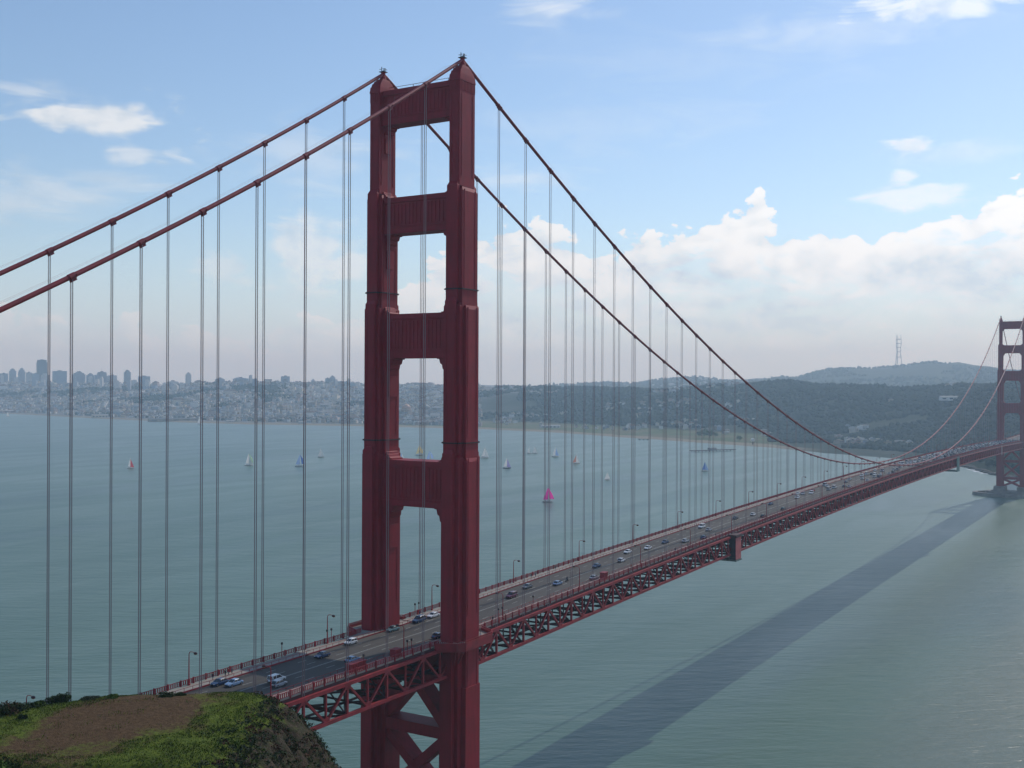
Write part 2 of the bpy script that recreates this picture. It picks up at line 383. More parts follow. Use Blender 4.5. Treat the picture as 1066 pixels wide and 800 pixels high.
fm = bpy.data.materials.new('peninsula_ground'); fm.use_nodes = True; g = NT(fm.node_tree); b = g.n['Principled BSDF']
b.inputs['Roughness'].default_value = .95; b.inputs['Specular IOR Level'].default_value = .1
tc = g.new('ShaderNodeTexCoord').outputs['Object']; sp = g.new('ShaderNodeSeparateXYZ'); g.l.new(tc, sp.inputs[0])
forest = g.mix(g.noise(tc, .012, 6), (.014, .026, .016, 1), (.032, .048, .026, 1))
urban = g.mix(g.ramp(g.noise(tc, .03, 5), .4, .6), (.12, .12, .115, 1), (.26, .25, .235, 1))
rgn = g.ramp(g.math('ADD', sp.outputs[1], g.math('MULTIPLY', g.noise(tc, .0016, 4), 900.)), 2300., 2750.)   # east of here the city starts
pat = g.ramp(g.noise(tc, .0042, 5, .6), .52, .62)
cc = g.mix(g.math('MAXIMUM', rgn, g.math('MULTIPLY', pat, .12)), forest, urban)
sand = g.ramp(g.math('ADD', sp.outputs[2], g.math('MULTIPLY', g.noise(tc, .01, 3), 2.)), 3.6, 4.6, 1., 0.)
flat = g.ramp(sp.outputs[2], 9., 13., 1., 0.)
grass = g.mix(g.ramp(g.noise(tc, .008, 4), .4, .6), (.085, .115, .040, 1), (.14, .13, .07, 1))
west = g.ramp(sp.outputs[1], 2350., 1900.)
cc = g.mix(g.math('MULTIPLY', flat, g.math('MULTIPLY', west, g.ramp(sp.outputs[1], 560., 640.))), cc, grass)
cc = g.mix(g.math('MULTIPLY', sand, g.ramp(sp.outputs[1], 430., 600.)), cc, (.27, .22, .155, 1))
g.l.new(cc, b.inputs['Base Color'])
land = np_mesh('hills', V, F, fm, smooth=True); tag(land, kind='structure')
def far_pt(px, f):
    rs = np.interp(px, sh_x, sh_r); r = rs+f; d = hdir(px)
    return CAM[0]+d[0]*r, CAM[1]+d[1]*r, far_h(px, r)

# far wood: thousands of crowns
ico = bmesh.new(); bmesh.ops.create_icosphere(ico, subdivisions=1, radius=1)
IV = np.array([v.co[:] for v in ico.verts]); IF = np.array([[v.index for v in f.verts] for f in ico.faces]); ico.free()
def crowns(name, n, pxr, fr_, size, cond, mats):
    Vs = []; Fs = []; mi = []; k = 0; tries = 0
    while k < n and tries < n*12:
        tries += 1
        px = random.uniform(*pxr); f = random.uniform(*fr_); x, y, z = far_pt(px, f)
        if z < 5 or not cond(px, f, x, y): continue
        s = random.uniform(*size); v = IV*(1+rng.uniform(-.28, .28, (len(IV), 1)))*np.array([s, s, s*random.uniform(.7, 1.25)])
        Vs.append(v+np.array([x, y, z+s*.35])); Fs.append(IF+k*len(IV)); mi += [random.randrange(len(mats))]*len(IF); k += 1
    o = np_mesh(name, np.concatenate(Vs), np.concatenate(Fs), mats, mi); return o
FT = [mat('far_wood_green_%s' % n, c, .95, c2, .05, spec=.1) for n, c, c2 in [('deep', (.012, .026, .022), (.017, .033, .026)), ('mid', (.018, .032, .020), (.024, .040, .024)), ('olive', (.024, .038, .022), (.020, .034, .022))]]
def wood_ok(px, f, x, y):
    v = vnoise(x, y, 330, 5.2, 3)
    if px < 480: return v > .28 or (f < 520 and f > 90 and v > -.1)
    if f < 480 and px < 800: return v > .5
    if 480 <= px < 560: return v > -.02
    return v > -.42
o = crowns('woodland', 30000, (-60, 1180), (60, 2300), (3.5, 8), wood_ok, FT)
tag(o, 'dark far-off wood covering the hills beyond the bay', 'woodland', kind='stuff')
o = crowns('hilltop_trees', 5000, (560, 1120), (3500, 6200), (6, 12), lambda px, f, x, y: vnoise(x, y, 600, 2.2, 3) > .0, FT)
tag(o, 'scattered tree masses on the farthest blue hills', 'woodland', kind='stuff')

# ------------------------------------------------------------------ city
HM = [mat('house_wall_'+n, c, .85, tuple(q*.8 for q in c), .12) for n, c in [('white', (.74, .72, .68)), ('cream', (.66, .58, .46)), ('grey', (.42, .42, .42)), ('pink', (.46, .34, .29)), ('blue_grey', (.30, .35, .40)), ('tan', (.38, .30, .22))]]
RM = [mat('house_roof_'+n, c, .9) for n, c in [('grey', (.12, .12, .125)), ('brown', (.13, .08, .06)), ('pale', (.3, .3, .29))]]
WM = mat('window_dark', (.05, .06, .07), .3)
def house_tpl(kind):
    # unit footprint house: walls, hipped/gabled/flat roof, window strips
    b = MB(); b.box(-.5, .5, -.5, .5, -1.2, .8, 0)
    if kind == 0:
        b.add([(-.56, -.56, .8), (.56, -.56, .8), (.56, .56, .8), (-.56, .56, .8), (-.56, 0, 1.15), (.56, 0, 1.15)],
              [(0, 1, 5, 4), (2, 3, 4, 5), (0, 4, 3), (1, 2, 5), (0, 3, 2, 1)], 1)
    elif kind == 1:
        b.add([(-.56, -.56, .8), (.56, -.56, .8), (.56, .56, .8), (-.56, .56, .8), (-.2, 0, 1.2), (.2, 0, 1.2)],
              [(0, 1, 5, 4), (2, 3, 4, 5), (0, 4, 3), (1, 2, 5), (0, 3, 2, 1)], 1)
    else:
        b.box(-.46, .46, -.46, .46, .8, .86, 1); b.box(-.5, .5, -.53, -.5, .8, .95, 0); b.box(-.15, .2, -.1, .25, .86, 1.1, 0)
    for z in (.02, .45):
        for x in (-.33, 0, .33):
            b.box(x-.1, x+.1, -.515, -.5, z, z+.2, 2); b.box(-.515, -.5, x-.1, x+.1, z, z+.2, 2)
    return b
TPL = [house_tpl(k) for k in range(3)]
def city_ok(px, f, x, y):
    v = vnoise(x, y, 330, 5.2, 3); return v < .38 and f > 110
placed = []
def rand_city():
    while True:
        px = random.choice([random.uniform(-40, 470), random.uniform(-40, 470), random.uniform(-400, -40), random.uniform(400, 500)])
        f = 120+2300*random.random()**1.1; x, y, z = far_pt(px, f)
        if z > 3 and city_ok(px, f, x, y): return px, x, y, z
def rand_presidio():
    while True:
        px = random.uniform(470, 1040); f = random.uniform(250, 1500); x, y, z = far_pt(px, f)
        v = vnoise(x, y, 240, 9.3, 3)
        if z > 4 and v > .42: return px, x, y, z
hv = []
for wi in range(6):
    for k in range(3):
        b = TPL[k]; me_o = b.build('house', [HM[wi], RM[(wi+k) % 3], WM]); hv.append(me_o.data); bpy.data.objects.remove(me_o)
def add_house(x, y, z, w_, d_, h_, rot, me, label, group, name='house', cat='house'):
    o = bpy.data.objects.new(name, me); col.objects.link(o); o.location = (x, y, z); o.scale = (w_, d_, h_); o.rotation_euler = (0, 0, rot)
    tag(o, label, cat, group); return o
for i in range(215):                           # larger, individually visible buildings of the hillside
    px, x, y, z = rand_city()
    big_ = random.random()
    w_ = random.uniform(22, 46); d_ = random.uniform(16, 30); h_ = random.uniform(12, 24)
    q = random.randrange(len(hv))
    add_house(x, y, z+1, w_, d_, h_, YAW+math.pi/2*random.randrange(4)+random.uniform(-.25, .25), hv[q],
              '%s %s-roofed building on the city hillside, %s' % (['white', 'cream', 'grey', 'pinkish', 'blue-grey', 'tan'][q//3], ['gable', 'hip', 'flat'][q % 3],
              'below the high-rises at far left' if px < 130 else 'in the middle of the left city' if px < 260 else 'near the tower leg'), 'buildings on the city hillside', 'city_building', 'building')
for i in range(40):
    px, x, y, z = rand_presidio()
    add_house(x, y, z+1, random.uniform(14, 34), random.uniform(10, 14), random.uniform(6, 10), YAW+random.uniform(-.4, .4), random.choice(hv[:6]+hv[15:]),
              'low pale building in the dark woods %s' % ('seen between the ropes right of the tower' if px < 640 else 'behind the green shore flats' if px < 780 else 'above the middle of the bridge' if px < 920 else 'near the far tower'), 'low buildings among the wooded hills', 'house', 'house')
Vs = []; Fs = []; mi = []; cnt = 0
tv = [np.array(t.v) for t in TPL]; tf = [[tuple(f) for f in t.f] for t in TPL]
for i in range(8200):
    if i < 8000: px, x, y, z = rand_city()
    else: px, x, y, z = rand_presidio()
    k = random.choice([0, 1, 2, 2]); wi = random.choice([0, 0, 1, 1, 2, 3, 4, 5]); a = YAW+math.pi/2*random.randrange(4)+random.uniform(-.2, .2)
    w_ = random.uniform(7, 17); d_ = random.uniform(8, 14); h_ = random.uniform(6, 13)
    v = tv[k]*np.array([w_, d_, h_]); c_, s_ = math.cos(a), math.sin(a)
    v = np.c_[v[:, 0]*c_-v[:, 1]*s_+x, v[:, 0]*s_+v[:, 1]*c_+y, v[:, 2]+z+.5]
    nb = len(TPL[k].f)
    for f_, m_ in zip(tf[k], TPL[k].mi):
        if m_ == 2 and i % 2: continue
        Fs.append(tuple(q+cnt for q in f_)); mi.append(wi if m_ == 0 else (6+(wi+k) % 3 if m_ == 1 else 9))
    Vs.append(v); cnt += len(v)
me = bpy.data.meshes.new('city_houses'); me.from_pydata(np.concatenate(Vs).tolist(), [], Fs)
for mt in HM+RM+[WM]: me.materials.append(mt)
me.polygons.foreach_set('material_index', mi)
o = bpy.data.objects.new('city_houses', me); col.objects.link(o)
tag(o, 'thousands of small pale houses packed over the city hills', 'houses', kind='stuff')

# high-rises: window-grid material
def tower_mat(name, c, cw, sx=.22, sz=.27):
    mt = bpy.data.materials.new(name); mt.use_nodes = True; g = NT(mt.node_tree); b = g.n['Principled BSDF']
    tc = g.new('ShaderNodeTexCoord').outputs['Object']; sp = g.new('ShaderNodeSeparateXYZ'); g.l.new(tc, sp.inputs[0])
    a_ = g.math('LESS_THAN', g.math('FRACT', g.math('MULTIPLY', g.math('ADD', sp.outputs[0], sp.outputs[1]), sx)), .55)
    b_ = g.math('LESS_THAN', g.math('FRACT', g.math('MULTIPLY', sp.outputs[2], sz)), .5)
    g.l.new(g.mix(g.math('MULTIPLY', a_, b_), (*c, 1), (*cw, 1)), b.inputs['Base Color']); b.inputs['Roughness'].default_value = .6
    return mt
TM = {'dark': tower_mat('dark_granite_tower', (.11, .10, .11), (.06, .06, .07)), 'grey': tower_mat('grey_tower', (.36, .37, .39), (.16, .17, .20)),
      'pale': tower_mat('pale_tower', (.62, .59, .55), (.24, .25, .28)), 'blue': tower_mat('blue_grey_tower', (.28, .33, .39), (.13, .16, .20))}
hi = [(4, 389, 8, 'grey', 0, 'broad grey tower block at the far left end of the city skyline'),
      (13, 384.5, 7, 'grey', 1, 'grey slab tower, left one of the near-twin pair left of the dark skyscraper'),
      (22.5, 384, 7, 'grey', 2, 'grey tower, right one of the near-twin pair left of the dark skyscraper'),
      (30, 388, 6, 'pale', 0, 'slim pale tower between the twin pair and the dark skyscraper'),
      (37, 389, 7, 'blue', 0, 'low blue-grey tower just left of the dark skyscraper'),
      (43.5, 375, 11, 'dark', 3, 'tallest and darkest skyscraper of the city skyline'),
      (47, 389, 8, 'pale', 1, 'pale stepped tower in front of the tallest dark skyscraper'),
      (62, 386.5, 14, 'blue', 0, 'wide blue-grey slab just right of the tallest dark skyscraper'),
      (82, 387.5, 13, 'grey', 2, 'wide grey stepped block on the skyline left of the second bridge rope pair'),
      (94, 389.5, 8, 'blue', 1, 'low domed blue-grey block beside the wide grey stepped block'),
      (106, 387.5, 10, 'grey', 3, 'broad grey tower with a thin rooftop mast'),
      (117, 391, 9, 'pale', 0, 'pale low block right of the tower with the mast'),
      (132.5, 386, 7, 'grey', 1, 'tall narrow grey tower standing alone at centre of left skyline'),
      (150, 392, 12, 'blue', 0, 'wide low blue-grey slab right of the lone narrow grey tower'),
      (180, 397, 12, 'pale', 2, 'pale low slab left of the slim lone tower'),
      (196, 388.7, 6, 'pale', 1, 'slimmest pale tower rising alone from the hill crest'),
      (229, 394, 10, 'grey', 2, 'grey hilltop block with a stepped peak'),
      (250, 393.5, 15, 'blue', 2, 'dark wide hilltop block beside the grey stepped one'),
      (297, 392, 9, 'blue', 0, 'blue-grey square tower above a pale block at mid skyline'),
      (298, 400, 10, 'pale', 0, 'pale wide block directly below the blue-grey square tower'),
      (326, 395.5, 4.5, 'pale', 1, 'tiny slim pale tower left of the paired towers'),
      (341, 394, 5, 'blue', 0, 'shorter left tower of the paired towers near the bridge leg'),
      (346, 392, 6, 'grey', 1, 'taller right tower of the paired towers near the bridge leg'),
      (361, 397.5, 8, 'blue', 0, 'low blue-grey tower nearest the left leg of the red bridge tower')]
for px, ty, wp, mk, st, lab in hi:
    rs = np.interp(px, sh_x, sh_r); f = 2100+(ty < 385)*300; r = rs+f
    if 'below' in lab or 'front' in lab: r -= 350
    x, y, z = far_pt(px, r-rs); c = math.cos(math.atan((px-533)/FPX))
    zt = zrow(px, ty, r); wd = wp/FPX*r*c; h = zt-z
    t = empty('skyscraper', (x, y, z)); t.rotation_euler = (0, 0, math.atan2(*(hdir(px)[::-1]))+.25); tag(t, lab, 'skyscraper')
    b = MB(); a = wd*.9; d = wd*.8
    if st == 0: b.box(-a/2, a/2, -d/2, d/2, -15, h)
    elif st == 1: b.box(-a/2, a/2, -d/2, d/2, -15, h*.9); b.box(-a*.32, a*.32, -d*.32, d*.32, h*.9, h)
    elif st == 2: b.box(-a/2, a/2, -d/2, d/2, -15, h*.82); b.box(-a*.4, a*.4, -d*.4, d*.4, h*.82, h*.93); b.box(-a*.22, a*.22, -d*.25, d*.25, h*.93, h)
    else:
        b.box(-a*.42, a*.42, -d*.42, d*.42, -15, h)
        for q in (-.3, 0, .3): b.box((q-.09)*a, (q+.09)*a, -d/2, d/2, -15, h*(.97-abs(q)*.2)); b.box(-a/2, a/2, (q-.09)*d, (q+.09)*d, -15, h*(.96-abs(q)*.2))
    b.build('wall', TM[mk], t)
    b = MB(); b.box(-a*.16, a*.12, -d*.14, d*.16, h+.01, h+4); b.build('roof_plant', RM[0], t)
    if 'mast' in lab: b = MB(); b.tube([(0, 0, h), (0, 0, h+26)], [.9, .4], 5); b.build('mast', M['dark'], t)

tm_o = []
for mk in ('grey', 'pale', 'blue', 'pale'):
    for st in range(2):
        b = MB(); b.box(-.5, .5, -.5, .5, -.4, .92 if st else 1); 
        if st: b.box(-.3, .3, -.3, .3, .92, 1.04)
        else: b.box(-.15, .2, -.2, .1, 1.0, 1.06)
        q = b.build('mid_rise', TM[mk]); tm_o.append((mk, st, q.data)); bpy.data.objects.remove(q)
for i in range(60):
    px = random.choice([random.uniform(-20, 170), random.uniform(-20, 260), random.uniform(170, 470)]); f = random.uniform(1500, 2350); x, y, z = far_pt(px, f)
    mk, st, me = random.choice(tm_o); wd = random.uniform(14, 30)
    add_house(x, y, z, wd, wd*random.uniform(.7, 1), random.uniform(22, 52)*(1.2 if px < 150 else .8), YAW+random.uniform(-.3, .5), me,
              '%s %s mid-rise block on the %s of the city ridge' % (mk.replace('blue', 'blue-grey'), 'stepped' if st else 'flat-topped', 'left part' if px < 110 else 'middle' if px < 260 else 'right part'), 'mid-rise blocks along the city ridge', 'mid_rise', 'building')
# domed rotunda by the shore
def place_far(px, f): x, y, z = far_pt(px, f); return x, y, z
x, y, z = place_far(423, 560)
t = empty('rotunda', (x, y, z)); tag(t, 'terracotta domed rotunda standing among trees behind the far shore', 'rotunda')
b = MB(); b.lathe([(20, -6), (20, 0), (19, .5), (19, 20), (21, 20.5), (21, 24), (17, 25), (17, 29)], n=16); b.build('drum', mat('ochre_stone', (.42, .27, .18), .8, (.3, .2, .14), .1), t)
b = MB(); b.lathe([(16.5, 29), (15.5, 34), (12, 39), (7, 42.5), (1, 44)], n=20); b.build('dome', mat('terracotta_dome', (.48, .27, .18), .6), t, smooth=True)
for k in range(8):
    a = k*math.pi/4+.3; b = MB(); b.lathe([(1.6, 0), (1.3, .8), (1.1, 17), (1.7, 19)], 21.5*math.cos(a), 21.5*math.sin(a), n=8); b.build('column', HM[1], t)

# long white-roofed quay buildings and marina sheds on the left shore
for px, f, ln, wd, h, mk, lab in [(104, 70, 60, 16, 12, 1, 'long cream shed on the quay at the left waterfront'), (183, 60, 190, 22, 9, 5, 'longest tan warehouse with dark roof on the left waterfront'),
                                (6, 60, 120, 24, 11, 3, 'reddish pier shed at the extreme left waterfront'), (240, 60, 30, 12, 8, 0, 'small white waterfront hut right of the warehouse'),
                                (315, 60, 26, 12, 9, 0, 'small bright white hut at the shoreline behind the ropes'), (448, 170, 80, 20, 12, 0, 'white hall on shore seen through the bridge tower opening'),
                                (573, 200, 60, 18, 9, 0, 'white low club house at the green shore flats'), (997, 1050, 90, 24, 10, 0, 'pale building high on the wooded slope left of the far tower')]:
    x, y, z = place_far(px, f); d = hdir(px)
    t = empty('waterfront_building', (x, y, z)); t.rotation_euler = (0, 0, math.atan2(d[1], d[0])+math.pi/2+.2); tag(t, lab, 'building')
    b = MB(); b.box(-ln/2, ln/2, -wd/2, wd/2, -3, h*.7); b.build('wall', HM[mk], t)
    b = MB(); b.prism([(-wd/2-1, h*.7), (wd/2+1, h*.7), (0, h)], 0, -ln/2-1, ln/2+1); b.build('roof', RM[0 if mk == 5 else 2], t)
    for q in range(5):
        b = MB(); qx = -ln/2+(q+.5)*ln/5; b.box(qx-ln*.05, qx+ln*.05, wd/2, wd/2+.15, 1.2, h*.45); b.build('window', WM, t)

# radio mast on the far hill
x, y, _ = far_pt(935, 8200-np.interp(935, sh_x, sh_r)); r = 8200; z = far_h(935, r); zt = zrow(935, 349, r)
t = empty('radio_mast', (x, y, z)); tag(t, 'tall three legged lattice radio mast on the far blue hill', 'radio mast')
hgt = zt-z
MP = mat('mast_paint', (.30, .22, .22), .6)
for k in range(3):
    a = k*2*math.pi/3+.5; b = MB(); pr = [(26, 0), (14, .45), (20, .72), (17, 1.0)]
    b.tube([(q*math.cos(a), q*math.sin(a), u*hgt) for q, u in pr], [2.6, 2.2, 2.0, 1.3], 6); b.build('leg', MP, t)
for u, q in [(.28, 18.5), (.45, 14.5), (.60, 17.5), (.72, 20.5), (.86, 19)]:
    b = MB(); p_ = [(q*math.cos(k*2*math.pi/3+.5), q*math.sin(k*2*math.pi/3+.5), u*hgt) for k in range(3)]
    for k in range(3): b.bar(p_[k], p_[(k+1) % 3], 3, 4)
    b.build('cross_frame', MP, t)

# wharf on the right of the sailing boats, small jetty, harbour boats' breakwater
def flatpt(px, py, z=0.):
    d = cf+(px-533)/FPX*cr-(py-400)/FPX*cu; tt = (z-CAM[2])/d[2]; return CAM+tt*d
for (xa, ya, xb, yb, wd, lab) in [(720, 471, 764, 469.5, 14, 'long dark wharf on piles standing off the green shore'), (664, 458.5, 676, 458.7, 8, 'short dark jetty left of the long wharf')]:
    A = flatpt(xa, ya); B = flatpt(xb, yb); L_ = math.hypot(*(B-A)[:2]); a = math.atan2(*(B-A)[1::-1])
    t = empty('wharf', ((A[0]+B[0])/2, (A[1]+B[1])/2, 0)); t.rotation_euler = (0, 0, a); tag(t, lab, 'wharf')
    b = MB(); b.box(-L_/2, L_/2, -wd/2, wd/2, 2.4, 3.6); b.build('deck', mat('wharf_timber', (.07, .06, .05), .9), t)
    n = int(L_/9)
    for i in range(n):
        b = MB()
        for yy in (-wd*.4, wd*.4): b.tube([(-L_/2+(i+.5)*L_/n, yy, -8), (-L_/2+(i+.5)*L_/n, yy, 2.39)], .5, 6)
        b.build('pile_row', M['black'], t)
    if L_ > 60:
        b = MB(); b.box(-L_*.1, L_*.06, -4, 4, 3.62, 6.4); b.prism([(-4.6, 6.41), (4.6, 6.41), (0, 8.2)], 0, -L_*.11, L_*.07, 1); b.build('shed', [HM[2], RM[0]], t)

# ------------------------------------------------------------------ sailing boats
def sailmat(n, c):
    m_ = mat(n, c, .7); g = NT(m_.node_tree); b = g.n['Principled BSDF']; tr = g.new('ShaderNodeBsdfTranslucent'); tr.inputs[0].default_value = (*c, 1); mx = g.new('ShaderNodeMixShader'); mx.inputs[0].default_value = .5
    g.l.new(b.outputs[0], mx.inputs[1]); g.l.new(tr.outputs[0], mx.inputs[2]); g.l.new(mx.outputs[0], g.n['Material Output'].inputs[0]); return m_
BM = {k: sailmat('sail_'+k, c) for k, c in {'white': (.75, .74, .71), 'yellow': (.72, .58, .25), 'blue': (.08, .16, .45), 'pale_blue': (.32, .45, .72), 'magenta': (.85, .03, .40), 'red': (.6, .05, .06), 'green': (.40, .58, .36), 'purple': (.35, .28, .55), 'orange': (.65, .24, .14), 'dark': (.06, .07, .09)}.items()}
def cloth(b, P0, P1, P2, bulge, n=6, mi=0):
    """triangular sail with belly"""
    P0, P1, P2 = map(Vector, (P0, P1, P2)); nrm = (P1-P0).cross(P2-P0).normalized(); idx = {}
    vs = []
    for i in range(n+1):
        for j in range(n+1-i):
            u, v = i/n, j/n; wq = 1-u-v
            idx[i, j] = len(vs); vs.append(P0*wq+P1*u+P2*v+nrm*bulge*27*u*v*wq*.6+nrm*bulge*(u*wq+v*wq)*.8)
    fs = []
    for i in range(n):
        for j in range(n-i):
            fs.append((idx[i, j], idx[i+1, j], idx[i, j+1]))
            if i+j < n-1: fs.append((idx[i+1, j], idx[i+1, j+1], idx[i, j+1]))
    b.add(vs, fs, mi)
def sailboat(px, py, hpx, main, jib, spin, lab, heel=.1, hull='white', face=1):
    p = flatpt(px, py); d = np.linalg.norm(p-CAM); s = (hpx/FPX*d)/15.     # mast 15 m for a full size yacht
    t = empty('sailboat', (p[0], p[1], 0)); t.scale = (s, s, s); t.rotation_euler = (heel*random.choice((-1, 1)), 0, YAW-math.pi/2+random.uniform(-.35, .35)+(math.pi if face < 0 else 0))
    tag(t, lab, 'sailboat', 'sailing boats on the bay')
    b = MB(); st = [(-5.2, .9, 1.15, .2), (-3, 1.5, 1.1, -.35), (0, 1.75, 1.15, -.5), (2.8, 1.25, 1.3, -.35), (5.6, .06, 1.6, .5)]; k = 5
    for x_, hw, zt_, zb in st: b.v += [(x_, -hw, zt_), (x_, -hw*.75, (zt_+zb)/2), (x_, 0, zb), (x_, hw*.75, (zt_+zb)/2), (x_, hw, zt_)]
    for i in range(4):
        for j in range(4): b.f.append((i*k+j, (i+1)*k+j, (i+1)*k+j+1, i*k+j+1)); b.mi.append(0)
        b.f.append((i*k, i*k+4, (i+1)*k+4, (i+1)*k)); b.mi.append(0)
    b.f.append((0, 1, 2, 3, 4)); b.mi.append(0)
    b.build('hull', BM[hull], t)
    b = MB(); b.frus(-.2, 0, 1.12, 1.75, 4, 1.8, 3.2, 1.3); b.build('cabin', BM['white'], t)
    b = MB(); b.tube([(.6, 0, 1), (.6, 0, 15)], [.11, .07], 6); b.tube([(.6, 0, 2.4), (-4.4, .7, 2.3)], .09, 5); b.build('mast', M['chrome'], t)
    if main: b = MB(); cloth(b, (.45, 0, 2.6), (-4.3, .7, 2.55), (.5, 0, 14.7), .8); b.build('mainsail', BM[main], t, smooth=True)
    if jib: b = MB(); cloth(b, (5.4, 0, 1.8), (.2, -.9, 2.2), (.75, 0, 13), .7); b.build('jib', BM[jib], t, smooth=True)
    if spin: b = MB(); cloth(b, (6.6, -2.2, 3.0), (2.2, 3.4, 3.0), (.9, 0, 14.3), 2.6, 8); b.build('spinnaker', BM[spin], t, smooth=True)
for a in [(136, 488, 11, 'white', 'red', None, 'white sailed boat with small red jib, leftmost out on open water'),
          (259, 485, 13, 'white', 'white', 'green', 'boat with green and white billowing spinnaker behind the bridge ropes'),
          (311.5, 486, 13, 'pale_blue', None, 'blue', 'boat under deep blue sail beside a suspender rope'),
          (334, 476.5, 10, 'white', 'white', None, 'all-white sailboat just right of the deep blue sail'),
          (418, 478, 7, 'pale_blue', 'white', None, 'small pale sailboat half hidden at left edge of tower opening'),
          (436, 474.5, 11, 'yellow', None, 'yellow', 'sailboat with golden yellow spinnaker seen through the tower opening'),
          (447, 480, 11, 'pale_blue', None, 'pale_blue', 'sailboat with pale blue sail seen through the tower opening'),
          (504.5, 477, 12, 'white', 'white', None, 'white sailboat close to the right leg of the tower'),
          (527.5, 488, 12, 'white', 'purple', None, 'sailboat with white main and purple jib on dark hull', 'dark'),
          (551, 472.5, 8, 'white', None, None, 'left one of two small white sailboats side by side'),
          (557, 472.5, 8, 'white', 'white', None, 'right one of two small white sailboats side by side'),
          (578, 476, 11, 'white', 'pale_blue', None, 'slim white and pale blue sailboat right of the small pair'),
          (600, 483, 11, 'white', 'orange', None, 'white sailboat with orange headsail'),
          (632.5, 500, 9, 'white', 'white', None, 'low white sailboat right of the orange one'),
          (570, 523, 15.5, 'magenta', None, 'magenta', 'sailboat with big bright magenta spinnaker, nearest to the camera'),
          (734, 491, 10.5, 'blue', 'pale_blue', None, 'sailboat with tall blue sails near the wharf'),
          (8, 434, 5, 'white', 'white', None, 'tiny white sail near the far quay at extreme left'),
          (208, 442, 9, 'white', None, None, 'faint pale sail close to the far warehouse shore')]:
    sailboat(*a[:7], hull=a[7] if len(a) > 7 else 'white', face=-1 if 'orange' in a[6] else 1)

# ================================================================== THE BRIDGE
TW = 1280.2
def zb(X):                       # bottom chord line
    if X < 0: return 61.9
    if X > TW: return 61.9
    return 61.9+7.7*(1-((X-TW/2)/(TW/2))**2)
def zr(X): return zb(X)+8.75     # road surface
NODES = [18.97+15.24*i for i in range(83)]
NORTH = [-17.18-15.24*i for i in range(22)]
SOUTH = [TW+17.4+15.24*i for i in range(22)]
def zcable(X):
    if X < 0: return 229.5+.62912*X+.000514*X*X
    if X > TW: X = TW-X; return 229.5+.62912*X+.000514*X*X
    return 81.8+(229.5-81.8)*((X-TW/2)/(TW/2))**2
bridge = empty('suspension_bridge', (0, 0, 0)); tag(bridge, 'long orange-red suspension bridge with two tall portal towers crossing the bay', 'bridge')

# --- towers
L1 = [(3.4, 7.4, 226.0), (2.2, 7.9, 224.5)]
LEVELS = [  # (z0, [(T, L, ztop)...])
    (192.0, [(3.4, 7.4, 223.95)]),
    (161.5, [(3.4, 9.5, 195.6), (5.4, 7.35, 194.2)]),
    (120.5, [(3.4, 11.0, 164.2), (5.35, 9.25, 162.8), (7.3, 6.0, 162.0)]),
    (12.0, [(3.35, 13.0, 122.8), (5.7, 10.4, 121.6), (8.2, 6.2, 120.6)])]
def leg_mesh(ys):
    b = MB()
    for z0, bs in LEVELS:
        for T, L, zt in bs:
            b.box(-L/2, L/2, -T/2, T/2, z0+T*.01, zt-1.1)
            b.frus(0, 0, zt-1.1, zt, L, T, L-1.0, max(T-1.0, 2.0))
    # shallow fluting on the broad faces of the upper shafts
    for z0, z1, L, T in [(197.3, 219.8, 7.4, 3.4), (165.8, 192, 9.3, 3.4), (126, 160, 11.0, 3.4), (78, 119, 12.6, 3.4)]:
        for s in (-1, 1):
            for q in (-.28, .28): b.box(s*L/2-.12, s*L/2+.12, q*T*1.25-.18, q*T*1.25+.18, z0, z1)
    for z0, z1, L, T in [(197.3, 219.8, 7.4, 3.4), (166, 193.5, 7.35, 5.4), (126, 161.5, 6.0, 7.3), (78, 120.5, 6.4, 8.2), (16, 70, 6.4, 8.2)]:
        for s in (-1, 1):
            for q in (-.36, .36): b.box(q*L-.16, q*L+.16, s*T/2-.1, s*T/2+.1, z0, z1)
    b.box(-3.5, 3.5, -4.35, 4.35, 12.1, 58.5)
    return b
def strut_mesh(z0, z1, half, th, ribs=True, topcap=.9):
    b = MB(); b.box(-th/2, th/2, -half, half, z0+.6, z1-.5)
    b.box(-th/2-.38, th/2+.38, -half, half, z1-topcap-.5, z1); b.box(-th/2-.3, th/2+.3, -half, half, z0, z0+1.5)
    b.box(-th/2-.16, th/2+.16, -half, half, z0+1.9, z0+2.25)
    n = int(2*half/1.25)
    for i in range(n):
        y = -half+(i+.5)*2*half/n
        for s in (-1, 1):
            x0 = s*th/2; b.box(min(x0, x0+s*.14), max(x0, x0+s*.14), y-.3, y+.3, z0+2.5, z1-topcap-1.1)
    return b
def bracket(b, yin, z, s, up, w, h, th):
    """stepped corner bracket: s = side of the opening (+1 towards +y leg), up = +1 when it sits on a strut"""
    n = 5; poly = [(yin, z)]
    prof = [(w, 0), (w, .32), (w*.74, .36), (w*.62, h*.30), (w*.42, h*.36), (w*.34, h*.58), (w*.16, h*.66), (w*.10, h*.92), (0, h)]
    poly = [(yin+s*.5, z-up*.3), ]+[(yin-s*a, z-up*.3 if i == 0 else z+up*c) for i, (a, c) in enumerate(prof)]+[(yin+s*.5, z+up*h)]
    b.prism(poly, 0, -th/2, th/2)
